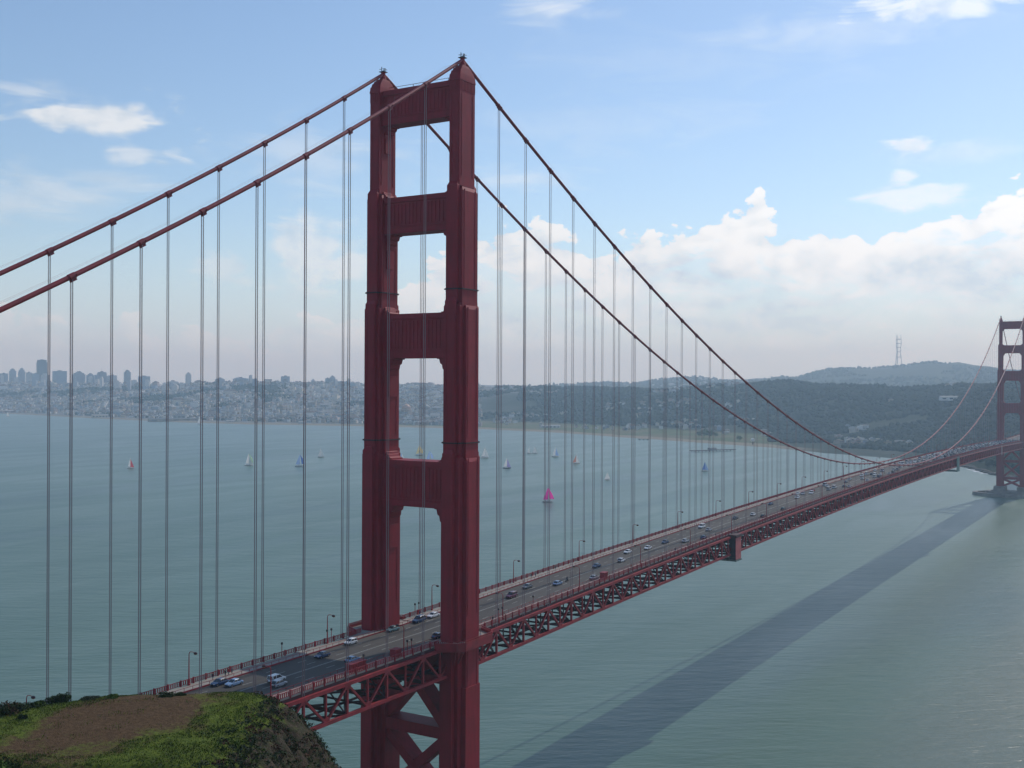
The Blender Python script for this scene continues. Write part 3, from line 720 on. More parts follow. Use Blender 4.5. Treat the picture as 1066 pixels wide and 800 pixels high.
def make_tower():
    t = empty('tower')
    for ys in (-13.7, 13.7):
        l = leg_mesh(ys).build('leg', M['red'], t); l.location.y = ys
        b = MB()
        # saddle housing: fluted frieze, shouldered dome, lantern
        b.box(-3.85, 3.85, -1.85, 1.85, 223.2, 223.7)
        for za, zc, a0, b0, a1, b1 in [(223.7, 225.0, 7.5, 3.7, 7.2, 3.55), (225.0, 226.1, 6.8, 3.4, 6.1, 3.1), (226.1, 227.0, 5.5, 2.95, 4.6, 2.7), (227.0, 227.7, 3.9, 2.5, 3.1, 2.2)]: b.frus(0, 0, za, zc, a0, b0, a1, b1)
        for i in range(11):
            for s in (-1, 1): b.box(-3.5+i*.7-.16, -3.5+i*.7+.16, s*1.7-.12, s*1.7+.12, 220.6, 223.15)
        for i in range(5):
            for s in (-1, 1): b.box(s*3.7-.12, s*3.7+.12, -1.4+i*.7-.16, -1.4+i*.7+.16, 220.6, 223.15)
        sdl = b.build('saddle_housing', M['red'], t, fix=True); sdl.location.y = ys
        b = MB(); b.lathe([(1.15, 227.6), (.95, 228.6), (.78, 228.7), (.66, 229.9), (.5, 230.1)], n=10, sy=.9)
        lt = b.build('lantern', M['red'], t, fix=True); lt.location.y = ys
        b = MB(); b.box(-.9, .9, -.9, .9, 230.0, 230.15)
        for x_, y_, h in [(-.7, 0, 1.0), (-.2, .4, 1.5), (.5, -.3, 1.2), (.75, .4, 1.0), (-.5, -.7, .9)]: b.tube([(x_, y_, 230.1), (x_, y_, 230.1+h)], .1, 5)
        b.tube([(-.8, -.8, 230.8), (.8, -.8, 230.8), (.8, .8, 230.8), (-.8, .8, 230.8), (-.8, -.8, 230.8)], .05, 4)
        an = b.build('beacon_mast', M['dark'], lt)
        for zz, c_ in [(166.6, [(7.35, 5.4), (9.3, 3.4)]), (124.8, [(6.0, 7.3), (9.25, 5.35), (11.0, 3.4)])]:
            b = MB()
            for q_, (L, T) in enumerate(c_):
                o_ = .32; e = q_*.006; b.box(-L/2-o_, L/2+o_, -T/2-o_, T/2+o_, zz-.35-e, zz+e)
            rg = b.build('service_walkway', M['dkred'], t); rg.location.y = ys
        # pier pedestal
        b = MB(); b.frus(0, ys, -8, 7.5, 24, 19, 22, 17); b.frus(0, ys, 7.5, 12.6, 19, 14.5, 18, 13.5); b.build('pedestal', M['conc'], t)
    for (z0, z1, half, th, hb, lw) in [(213.9, 223.7, 12.6, 4.4, 3.6, 1.7), (182.9, 193.1, 12.2, 5.0, 4.6, 1.7), (147.8, 160.2, 11.6, 5.6, 5.2, 2.7), (106.4, 119.2, 11.0, 6.4, 6.0, 3.65)]:
        b = strut_mesh(z0, z1, half, th); low = {213.9: 1.7, 182.9: 2.7, 147.8: 3.65, 106.4: 4.1}[z0]
        for s in (-1, 1):
            yin = s*(13.7-low)
            bracket(b, yin, z0+.02, s, -1, 2.9, hb, th*.8)
            b.box(-th*.3, th*.3, *sorted((yin-s*.35, yin+s*.6)), z0-hb*2.1, z0-hb+.3)
            if z0 < 213:
                bracket(b, s*(13.7-lw), z1-.02, s, 1, 2.5 if z0 > 110 else 2.0, 2.2, th*.8)
        b.build('portal_strut', M['red'], t, fix=True)
    b = MB()
    for y in (-9, -3, 3, 9): b.bar((0, y, 223.9), (0, y, 225.2), .12)
    b.bar((0, -11.5, 225.2), (0, 11.5, 225.2), .1); b.build('top_handrail', M['dkred'], t)
    # bracing below the deck
    for z0, z1 in [(46.4, 69.6), (24.4, 43.4), (13, 22)]:
        for q in (-1, 1):
            b = MB(); b.bar((q*.02, -q*10.6, z0), (q*.02, q*10.6, z1), 2.5, 5.2+q*.1, up=(1, 0, 0)); b.build('cross_brace', M['red'], t)
    for z0 in (45.2, 23.4): b = MB(); b.box(-3.2, 3.2, -10.9, 10.9, z0-1.9, z0+1.3); b.build('horizontal_brace', M['red'], t)
    b = MB(); b.box(-2.9, 2.9, -10.9, 10.9, 58.3, 61.2); b.build('deck_bearing_beam', M['red'], t)
    return t
tw = make_tower(); tw.parent = bridge
tw2 = copy_tree(tw, bridge); tw2.location.x = TW
# piers with fender
for X0 in (0, TW):
    b = MB()
    if X0: b.lathe([(47, -9), (47, 3.6), (46.2, 4.4), (41, 4.41), (41, 2.0)], X0, 0, n=48, sx=.56, sy=1)
    b.lathe([(31, -9), (31, 6.0), (30.3, 6.6)], X0, 0, n=32, sx=.5, sy=1)
    b.build('pier', M['conc'], bridge, fix=True)

# --- cables with bands and suspenders
def cable(ys):
    Xs = [x for x in np.arange(-343, TW+344, 5.08)] ; Xs = sorted(set([round(float(x), 2) for x in Xs]+[0., TW]))
    b = MB()
    b.tube([(X, ys, zcable(X)) for X in Xs], .47, 10); c = b.build('main_cable', M['cable'], bridge, smooth=True)
    b = MB()
    for s in (-.55, .55):
        b.tube([(X, ys+s, zcable(X)+1.2) for X in Xs[::3]], .012, 4)
    b.build('hand_rope', M['cable'], c)
    for X in NODES+NORTH:
        h = zcable(X); dz = (zcable(X+1)-zcable(X-1))/2; br = bandp.copy(); col.objects.link(br); br.parent = c
        br.location = (X, ys, h); br.rotation_euler = (0, -math.atan(dz), 0)
        z0 = zr(X)-1.0; ln = h-z0
        if ln < .4: continue
        sp = ropep.copy(); col.objects.link(sp); sp.parent = c; sp.location = (X, ys, z0); sp.scale = (1, 1, ln)
    return c
b = MB(); b.tube([(-.75, 0, 0), (.75, 0, 0)], .57, 10); b.box(-.75, .75, -.12, .12, -.95, -.5); b.box(-.8, -.62, -.7, .7, -.2, .2); b.box(.62, .8, -.7, .7, -.2, .2)
bandp = b.build('cable_band', M['cable'])
b = MB()
for sx in (-.07, .07):
    for sy in (-.27, .27): b.tube([(sx, sy, 0), (sx, sy, 1)], .046, 5)
ropep = b.build('suspender_rope', M['rope'])
for ys in (-13.7, 13.7): cable(ys)
bpy.data.objects.remove(bandp); bpy.data.objects.remove(ropep)

# --- deck: road slab, sidewalks, lane lines
AX = [round(float(x), 2) for x in np.arange(-351, TW+351, 7.62)]
def strip(b, y0, y1, za, zb_, X=AX, mi=0):
    n0 = len(b.v)
    for x in X: z = zr(x); b.v += [(x, y0, z+za), (x, y1, z+za), (x, y1, z+zb_), (x, y0, z+zb_)]
    for i in range(len(X)-1):
        p = n0+4*i
        for k in range(4): b.f.append((p+k, p+4+k, p+4+(k+1) % 4, p+(k+1) % 4)); b.mi.append(mi)
    b.f += [(n0+3, n0+2, n0+1, n0), (n0+4*len(X)-4, n0+4*len(X)-3, n0+4*len(X)-2, n0+4*len(X)-1)]; b.mi += [mi, mi]
b = MB(); strip(b, -9.35, 9.35, -.30, 0); road = b.build('roadway', M['asphalt'], bridge, fix=True)
b = MB()
for k in (-2, -1, 0, 1, 2):
    y = k*3.1
    if k == 0:
        for s in (-.16, .16): strip(b, s-.05, s+.05, .004, .012)
    else:
        for i in range(int(1960/11)):
            x = -340+i*11.; z = zr(x); z2 = zr(x+3.2); b.add([(x, y-.07, z+.008), (x+3.2, y-.07, z2+.008), (x+3.2, y+.07, z2+.008), (x, y+.07, z+.008)], [(0, 1, 2, 3)])
b.build('lane_marking', M['line'], road)
def near_tower(x): return min(abs(x), abs(x-TW))
for s in (-1, 1):
    segs = [[x for x in AX if x < -9.5]+[-9.5], [9.5]+[x for x in AX if 9.5 < x < TW-9.5]+[TW-9.5], [TW+9.5]+[x for x in AX if x > TW+9.5]]
    b = MB()
    for sg in segs: strip(b, *sorted((s*9.55, s*13.15)), -.12, .28, sg)
    b.build('sidewalk', M['walk'], bridge, fix=True)
    # curb, inner rail
    b = MB(); strip(b, *sorted((s*9.35, s*9.55)), -.4, .33)
    for x0 in AX[:-1]:
        for q in (0, 2.54, 5.08): x = x0+q; b.box(x-.04, x+.04, *sorted((s*9.42, s*9.50)), zr(x)+.33, zr(x)+.98)
    strip(b, *sorted((s*9.42, s*9.50)), .98, 1.06)
    b.build('curb_rail', M['redt'], bridge)
    # outer railing: posts + top rail + pickets, fascia
    b = MB()
    for sg in segs:
        strip(b, *sorted((s*13.16, s*13.30)), 1.42, 1.56, sg); strip(b, *sorted((s*13.18, s*13.28)), .42, .52, sg)
    x = -350.
    while x < TW+350:
        if near_tower(x) > 9.6: z = zr(x); b.box(x-.13, x+.13, *sorted((s*13.17, s*13.29)), z+.52, z+1.42)
        x += .62
    rl = b.build('outer_railing', M['redt'], bridge)
    b = MB(); x = -348.6
    while x < TW+348:
        if near_tower(x) > 9.6: z = zr(x); b.box(x-.14, x+.14, *sorted((s*13.02, s*13.42)), z-.1, z+1.72)
        x += 3.81
    p_ = b.build('railing_post', M['redt'], rl); tag(p_, kind='stuff')
    # fascia stringer below the sidewalk
    b = MB()
    for sg in segs: strip(b, *sorted((s*12.9, s*13.1)), -1.1, -.13, sg)
    b.build('fascia_girder', M['dkred'], bridge)
    # walkway round the outside of each tower leg
    for X0 in (0, TW):
        z = zr(X0); out_ = [(-11.5, 9.6), (-11.5, 13.4), (-8.6, 18.6), (-6.6, 19.9), (6.6, 19.9), (8.6, 18.6), (11.5, 13.4), (11.5, 9.6)]
        po = [(X0+a, s*c) for a, c in out_]
        b = MB(); b.prism(po, 2, z-.5, z+.30); pf = b.build('tower_walkway', M['walk'], bridge, fix=True)
        b = MB()
        for k in range(1, 6):
            a, c = po[k], po[k+1] if k+1 < 7 else po[6]
            b.bar((*a, z-.1), (*c, z-.1), .5, 2.3); b.bar((*a, z+1.5), (*c, z+1.5), .14); b.bar((*a, z+.45), (*c, z+.45), .1)
            n = max(2, int(math.hypot(c[0]-a[0], c[1]-a[1])/.5))
            for i in range(n):
                q = i/n; xx = a[0]+(c[0]-a[0])*q; yy = a[1]+(c[1]-a[1])*q; b.box(xx-.09, xx+.09, yy-.09, yy+.09, z+.3, z+1.5)
        for k in (2, 3, 4, 5):
            a = po[k]; b.bar((a[0], a[1]*.98, z-1.2), (X0+(a[0]-X0)*.7, s*16.2, z-5.5), .35, .5)
        b.build('walkway_parapet', M['redt'], pf)
# --- stiffening trusses
def panel(s_len, first=False):
    b = MB(); h = 7.5; w_ = .38
    # local origin: bottom chord centre at the node; panel runs from node 0 to node 15.24
    b.bar((0, 0, .3), (0, 0, h-.3), .55, .55, up=(0, 1, 0)); b.bar((7.62, 0, .3), (7.62, 0, h-.3), .42, .45, up=(0, 1, 0))
    b.bar((.25, 0, h-.35), (7.37, 0, .35), .52, .62, up=(0, 1, 0)); b.bar((14.99, 0, h-.35), (7.87, 0, .35), .52, .62, up=(0, 1, 0))
    for x_, z_ in ((0, h-.15), (7.62, .15)):                       # gusset plates
        b.prism([(x_-1.25, z_-(.0 if z_ > 1 else 0)), (x_+1.25, z_), (x_+.85, z_+(-1.15 if z_ > 1 else 1.15)), (x_-.85, z_+(-1.15 if z_ > 1 else 1.15))], 1, -.27, .27)
    return b
pm = panel(15.24).build('web_panel', M['redt']); pme = pm.data; bpy.data.objects.remove(pm)
def chords(name, xs, ys):
    b = MB()
    for za in (0., 7.5):
        n0 = len(b.v)
        for x in xs:
            z = zb(x)+za; b.v += [(x, ys-.42, z-.42), (x, ys+.42, z-.42), (x, ys+.42, z+.42), (x, ys-.42, z+.42)]
        for i in range(len(xs)-1):
            p = n0+4*i
            for k in range(4): b.f.append((p+k, p+4+k, p+4+(k+1) % 4, p+(k+1) % 4)); b.mi.append(0)
    return b.build(name, M['redt'], bridge, fix=True)
def floor_bay():
    """floor truss at a node, cross bracing in the bottom plane and stringers"""
    b = MB(); h = 7.5
    for x_ in (0, 7.62):
        b.bar((x_, -13.3, h-.75), (x_, 13.3, h-.75), .35, 1.5, up=(0, 0, 1))
        b.bar((x_, -13.3, .55), (x_, 13.3, .55), .3, .5)
        for y in (-6.6, 0, 6.6): b.bar((x_, y, .6), (x_, y, h-1.4), .3, .3)
        if x_ == 0:
            b.bar((x_, -13.3, .1), (x_, 13.3, .1), .3, .5)
            for k in range(4):
                y0 = -13.3+k*6.65; b.bar((x_, y0, .2 if k % 2 == 0 else h-1.3), (x_, y0+6.65, h-1.3 if k % 2 == 0 else .2), .25, .3, up=(1, 0, 0))
    for a, c in (((0, -13.2), (15.24, 0)), ((0, 13.2), (15.24, 0)), ((15.24, -13.2), (0, 0)), ((15.24, 13.2), (0, 0))):
        b.bar((a[0], a[1], -.02), (c[0], c[1], -.02), .5, .45)
    for y in (-6.7, 6.7): b.bar((0, y, .2), (15.24, y, .2), .35, .5)
    for y in (-11.6, -8, -4.8, -1.6, 1.6, 4.8, 8, 11.6): b.bar((0, y, h+.35), (15.24, y, h+.35), .3, .75)
    return b
fb = floor_bay().build('floor_truss', M['dkred']); fbe = fb.data; bpy.data.objects.remove(fb)  # darker than the truss paint: shade beneath the deck is in the colour
def bays(starts, parent_name, ys, mesh, name, par):
    for X in starts:
        o = bpy.data.objects.new(name, mesh); col.objects.link(o); o.parent = par; o.location = (X, ys, zb(X))
        o.rotation_euler = (0, -math.atan((zb(X+15.24)-zb(X))/15.24), 0)
starts_main = NODES[:-1]+[18.97-15.24+.001, NODES[-1]]
starts_n = [x-15.24 for x in NORTH[:-1]]+[-17.18]
starts_s = SOUTH[:-1]
for ys in (-13.7, 13.7):
    c = chords('stiffening_truss', [0.]+NODES+[TW], ys); bays(NODES[:-1]+[NODES[-1]-.001], '', ys, pme, 'web_panel', c)
    o = bpy.data.objects.new('web_panel', pme); col.objects.link(o); o.parent = c; o.location = (18.97-15.24, ys, zb(5))
    c = chords('stiffening_truss', [-351.]+NORTH[::-1]+[0.], ys); bays([x-15.24 for x in NORTH]+[-17.18], '', ys, pme, 'web_panel', c)
    c = chords('stiffening_truss', [TW]+SOUTH, ys); bays(SOUTH[:-1], '', ys, pme, 'web_panel', c)
for nm, st in (('m', NODES[:-1]+[3.73]), ('n', [x-15.24 for x in NORTH]+[-15.6]), ('s', SOUTH[:-1])):
    x0 = min(st); x1 = max(st)+15.24
    b = MB(); xs = [x for x in AX if x0 < x < x1]
    strip(b, -.35, .35, -2.4, -1.0, xs); c = b.build('floor_system', M['dkred'], bridge, fix=True)
    bays(st, '', 0, fbe, 'floor_truss', c)
# end pylons
for X0, zt in ((-347, 88), (TW+347, 88)):
    for s in (-1, 1):
        b = MB(); b.frus(X0, s*19, -8, 60, 16, 9, 13, 7.5); b.frus(X0, s*19, 60, zt, 12, 6.5, 10.5, 5.5); b.frus(X0, s*19, zt, zt+3, 9, 4.5, 6, 3); b.build('end_pylon', M['conc'], bridge)
    b = MB(); b.box(X0-6, X0+6, -17, 17, 52, 64.2); b.build('pylon_crossbeam', M['conc'], bridge)
# red fittings on the bridge: cabinets beside the roadway
# ------------------------------------------------------------------ street lamps
def make_lamp(two=False):
    t = empty('street_lamp')
    b = MB(); b.lathe([(.34, 0), (.34, .35), (.22, .5), (.20, 1.3), (.15, 1.5), (.10, 7.0)], n=8); b.build('pole', M['redt'], t)
    b = MB(); b.tube([(0, 0, 6.9), (0, .05, 7.35), (0, .35, 7.7), (0, .9, 7.8), (0, 1.9, 7.75)], [.09, .09, .08, .07, .07], 6); b.build('arm', M['redt'], t)
    b = MB(); b.lathe([(.10, 7.88), (.28, 7.80), (.36, 7.5), (.34, 7.42)], 0, 2.1, n=10, sx=1, sy=1.5); h = b.build('lamp_head', M['dkred'], t)
    b = MB(); b.lathe([(.30, 7.43), (.24, 7.30), (.1, 7.24)], 0, 2.1, n=10, sy=1.4); b.build('lens', mat('amber_lens', (.5, .33, .12), .3) if 'amber_lens' not in bpy.data.materials else bpy.data.materials['amber_lens'], h)
    return t
ORD = ['first', 'second', 'third', 'fourth', 'fifth', 'sixth', 'seventh', 'eighth', 'ninth', 'tenth', 'eleventh', 'twelfth']
lp = make_lamp(); first = True
for s in (1, -1):
    k = 0; x = -120.4
    while x < TW+300:
        if near_tower(x) < 6: x += 48.1; continue
        o = lp if first else copy_tree(lp); first = False
        if k == 0: o.location = (-114., s*12.75, zr(x)+.28)
        else: o.location = (x, s*12.75, zr(x)+.28)
        o.rotation_euler = (0, 0, math.pi if s > 0 else 0)
        side = 'far left-hand' if s > 0 else 'near right-hand'
        if k == 0 and s > 0: lab = 'lone street lamp whose head rises above the bushes at the far left of the hill'
        elif k == 1: lab = 'red street lamp on the %s railing just beyond the grassy hilltop' % side
        elif k == 2: lab = 'red street lamp on the %s railing just before the big tower' % side
        elif k < 14: lab = '%s red street lamp beyond the big tower on the %s railing' % (ORD[k-3], side)
        else: lab = 'distant red street lamp on the %s railing in the far half of the bridge' % side
        tag(o, lab, 'street lamp', 'street lamps along the bridge railings')
        x += 48.1; k += 1
# small black-headed posts
def make_post():
    t = empty('signal_post')
    b = MB(); b.tube([(0, 0, 0), (0, 0, 3.3)], .09, 6); b.build('post', M['redt'], t)
    b = MB(); b.lathe([(.1, 3.2), (.27, 3.3), (.27, 3.75), (.12, 3.85)], n=8); b.build('head', M['dark'], t)
    return t
pp = make_post(); first = True
def on_plane(px, py, y):
    d = cf+(px-533)/FPX*cr-(py-400)/FPX*cu; t = (y-CAM[1])/d[1]; return CAM+t*d
for px, py, s, lab in [(378.5, 679, -1, 'thin black-headed post beside the long red cabinet'), (424, 663, -1, 'left post of the pair on the near side just left of the tower'), (428.5, 661, -1, 'right post of the pair on the near side just left of the tower'),
                       (519, 631, -1, 'left post of the pair just right of the tower'), (523, 630, -1, 'right post of the pair just right of the tower'), (555, 620, -1, 'single black-headed post on the near railing right of the tower'),
                       (293.5, 663, 1, 'single black-headed post on the far railing left of the tower'), (340.5, 649.5, 1, 'left post of the pair on far railing left of the tower'), (345, 648, 1, 'right post of the pair on far railing left of the tower'),
                       (432, 645, 1, 'left post of the pair on far railing between the tower legs'), (436, 644, 1, 'right post of the pair on far railing between the tower legs')]:
    p = on_plane(px, py, s*12.6); o = pp if first else copy_tree(pp); first = False
    o.location = (p[0], s*12.6, zr(p[0])+.28); tag(o, lab, 'post', 'black-headed posts on the railings')
# red cabinets
for X, ln, h, lab in [(on_plane(368.5, 697, -10.5)[0], 5.8, 1.9, 'long red ribbed cabinet beside the near railing left of the tower'), (on_plane(410, 681, -10.5)[0], 2.6, 1.8, 'small red cabinet beside the near railing close to the tower'),
                      (on_plane(627, 606, -10.5)[0], 2.8, 2.2, 'red cabinet beside the near railing right of the tower')]:
    t = empty('red_cabinet', (X, -11.1, zr(X)+.28)); tag(t, lab, 'cabinet'); b = MB(); b.box(-ln/2, ln/2, -.8, .8, 0, h)
    n = int(ln/.6)
    for i in range(n): q = -ln/2+(i+.5)*ln/n; b.box(q-.06, q+.06, -.88, -.8, .15, h-.15); b.box(q-.06, q+.06, .8, .88, .15, h-.15)
    b.build('body', M['redt'], t); b = MB(); b.box(-ln/2-.15, ln/2+.15, -1.0, 1.0, h+.002, h+.14); b.build('lid', M['redt'], t)
# maintenance hanger wrapped in red sheeting, and two farther ones
Mp = mat('pink_red_sheeting', (.55, .13, .12), .8, (.42, .10, .10), .4)
X = on_plane(765, 570, -14.6)[0]
t = empty('maintenance_scaffold', (X, -14.4, zb(X))); tag(t, 'boxed maintenance cradle with salmon red panel hung on the truss side', 'scaffold')
b = MB(); b.box(-3.3, 3.3, -1.9, -1.7, -2.2, 7.4); b.build('panel', Mp, t)
b = MB(); b.box(-3.3, -3.1, -1.7, 1.2, -2.2, 7.4); b.box(3.1, 3.3, -1.7, 1.2, -2.2, 7.4); b.build('side_panel', M['dark'], t)
b = MB(); b.box(-3.7, 3.7, -2.2, 1.2, 7.42, 8.6); b.build('roof', M['dkred'], t)
b = MB(); b.box(-3.6, 3.6, -2.1, 26, -3.0, -2.4)
for xx in (-3.5, 3.5): b.bar((xx, -2.0, -1.4), (xx, 26, -1.4), .12)
b.build('platform', mat('grey_green_platform', (.14, .17, .15), .8), t)
X = on_plane(996, 477, -14.6)[0]
t = empty('maintenance_scaffold', (X, -14.4, zb(X))); tag(t, 'teal-grey maintenance cradle on the truss near the far tower', 'scaffold')
mg = mat('teal_grey_sheeting', (.06, .14, .13), .8)
b = MB(); b.box(-6, 6, -1.6, -1.2, -3, 8.6); b.build('panel', mg, t); b = MB(); b.box(-7, 7, -1.8, 20, -3.8, -3.1); b.build('platform', mg, t)
X = on_plane(1043, 463, -14.6)[0]
t = empty('expansion_joint_cover', (X, -14.3, zb(X))); tag(t, 'narrow pale vertical strip on the truss side just before the far tower', 'cover strip')
b = MB(); b.box(-1.2, 1.2, -.5, -.1, -1.5, 9.0); b.build('cover', mat('pale_pink_steel', (.5, .36, .34), .7), t)

# ------------------------------------------------------------------ cars
def car_mesh(kind):
    """lofted body: sections along x, front at +x"""
    L, Wd = {'sedan': (4.7, 1.8), 'suv': (4.8, 1.95), 'hatch': (4.1, 1.75), 'van': (5.2, 2.0)}[kind]
    H = {'sedan': 1.42, 'suv': 1.82, 'hatch': 1.5, 'van': 2.05}[kind]; bl = {'sedan': .93, 'suv': 1.1, 'hatch': .96, 'van': 1.15}[kind]
    b = MB(); g_ = MB()
    xs = [-.5, -.485, -.44, -.30, .0, .22, .36, .46, .5]; zt = [.62, .80, .92, .98, 1.0, 1.0, .90, .80, .62]; zl = [.40, .30, .24, .22, .22, .22, .24, .30, .38]; wf = [.80, .92, .97, 1, 1, 1, .98, .90, .72]
    k = 8
    for x, a, l, w_ in zip(xs, zt, zl, wf):
        hw = Wd/2*w_; z1 = bl*a; b.v += [(x*L, -hw*.93, l), (x*L, -hw, l+.2), (x*L, -hw*.98, z1-.12), (x*L, -hw*.88, z1), (x*L, hw*.88, z1), (x*L, hw*.98, z1-.12), (x*L, hw, l+.2), (x*L, hw*.93, l)]
    for i in range(len(xs)-1):
        for j in range(k): b.f.append((i*k+j, (i+1)*k+j, (i+1)*k+(j+1) % k, i*k+(j+1) % k)); b.mi.append(0)
    b.f += [tuple(range(k)), tuple(range((len(xs)-1)*k+k-1, (len(xs)-1)*k-1, -1))]; b.mi += [0, 0]
    cab = {'sedan': [(-.36, 0), (-.20, 1), (.06, 1), (.24, 0)], 'suv': [(-.485, 0), (-.44, 1), (.06, 1), (.22, 0)], 'hatch': [(-.47, 0), (-.34, 1), (.06, 1), (.25, 0)], 'van': [(-.49, 0), (-.475, 1), (.18, 1), (.34, 0)]}[kind]
    c0 = [cab[0], (cab[0][0]*.3+cab[1][0]*.7, .72), cab[1], (cab[1][0]*.5+cab[2][0]*.5, 1.03), cab[2], (cab[2][0]*.7+cab[3][0]*.3, .72), cab[3]]
    def cabin(mb, f, mi):
        n0 = len(mb.v)
        for x, q in c0:
            z = bl-.03+(H-bl)*q*f; hw = Wd/2*(.90-.16*q); mb.v += [(x*L*(1 if f == 1 else .985), -hw, z), (x*L*(1 if f == 1 else .985), hw, z)]
        return n0
    # glasshouse solid
    n = len(c0)
    top = [(x*L, bl-.03+(H-bl)*q, Wd/2*(.90-.17*q)) for x, q in c0]
    b0 = len(g_.v)
    for x, z, hw in top: g_.v += [(x, -Wd/2*.87, bl-.05), (x, -hw, z), (x, hw, z), (x, Wd/2*.87, bl-.05)]
    for i in range(n-1):
        for j in range(3): g_.f.append((b0+i*4+j, b0+(i+1)*4+j, b0+(i+1)*4+j+1, b0+i*4+j+1)); g_.mi.append(0)
    # roof panel and pillars
    r = MB(); xr0, xr1 = cab[1][0]*L, cab[2][0]*L; hw = Wd/2*.74
    r.frus((xr0+xr1)/2, 0, H-.05, H+.035, (xr1-xr0)*1.06, hw*2.06, (xr1-xr0)*.94, hw*1.8)
    for (x0, q0), (x1, q1) in ((cab[0], cab[1]), (cab[3], cab[2])):
        for s in (-1, 1): r.bar((x0*L, s*Wd/2*.86, bl-.02), (x1*L, s*Wd/2*.75, H-.02), .09, .09)
    xm = (xr0+xr1)/2
    for s in (-1, 1): r.bar((xm, s*Wd/2*.89, bl-.02), (xm, s*Wd/2*.75, H-.02), .10, .07)
    if kind in ('suv', 'van'):
        for s in (-1, 1): r.bar((xr0+.1, s*Wd/2*.88, bl), (xr0+.1, s*Wd/2*.76, H-.02), .16, .08)
    return b, g_, r, (L, Wd, bl, H)
def wheel_mb(x, y, r=.33):
    b = MB(); b.tube([(x, y-.11, r), (x, y+.11, r)], r, 14); h = MB(); h.tube([(x, y-.125, r), (x, y+.125, r)], r*.58, 10); return b, h
def make_car(kind, colr, detail=True):
    b, g_, r, (L, Wd, bl, H) = car_mesh(kind); cm_ = M['car '+colr]
    if not detail:
        o0 = MB()
        for mb, mi in ((b, 0), (g_, 1), (r, 0)): n0 = len(o0.v); o0.v += mb.v; o0.f += [tuple(q+n0 for q in f) for f in mb.f]; o0.mi += [mi]*len(mb.f)
        for x in (-.31*L, .31*L):
            for y in (-Wd/2+.1, Wd/2-.1):
                wb, _ = wheel_mb(x, y); n0 = len(o0.v); o0.v += wb.v; o0.f += [tuple(q+n0 for q in f) for f in wb.f]; o0.mi += [2]*len(wb.f)
        return o0.build('car', [cm_, M['glass'], M['black']], None, fix=True)
    t = empty('car')
    b.build('body', cm_, t, fix=True); g_.build('window', M['glass'], t, fix=True); r.build('roof', cm_, t, fix=True)
    for x in (-.31*L, .31*L):
        for y in (-Wd/2+.1, Wd/2-.1):
            wb, hb = wheel_mb(x, y); wo = wb.build('wheel', M['black'], t); hb.build('rim', M['chrome'], wo)
    for s in (-1, 1):
        q = MB(); q.box(L*.465, L*.497, *sorted((s*Wd*.24, s*Wd*.38)), .58, .72); q.build('headlight', M['lampglass'], t)
        q = MB(); q.box(-L*.503, -L*.47, *sorted((s*Wd*.26, s*Wd*.42)), .62, .8); q.build('tail_light', M['tail'], t)
        q = MB(); q.frus(L*.17, s*(Wd/2+.09), bl-.02, bl+.13, .12, .18, .10, .16); q.build('wing_mirror', cm_, t)
    q = MB(); q.box(L*.47, L*.512, -Wd*.38, Wd*.38, .34, .5); q.box(-L*.512, -L*.47, -Wd*.38, Wd*.38, .36, .52); q.build('bumper', M['black'], t)
    return t
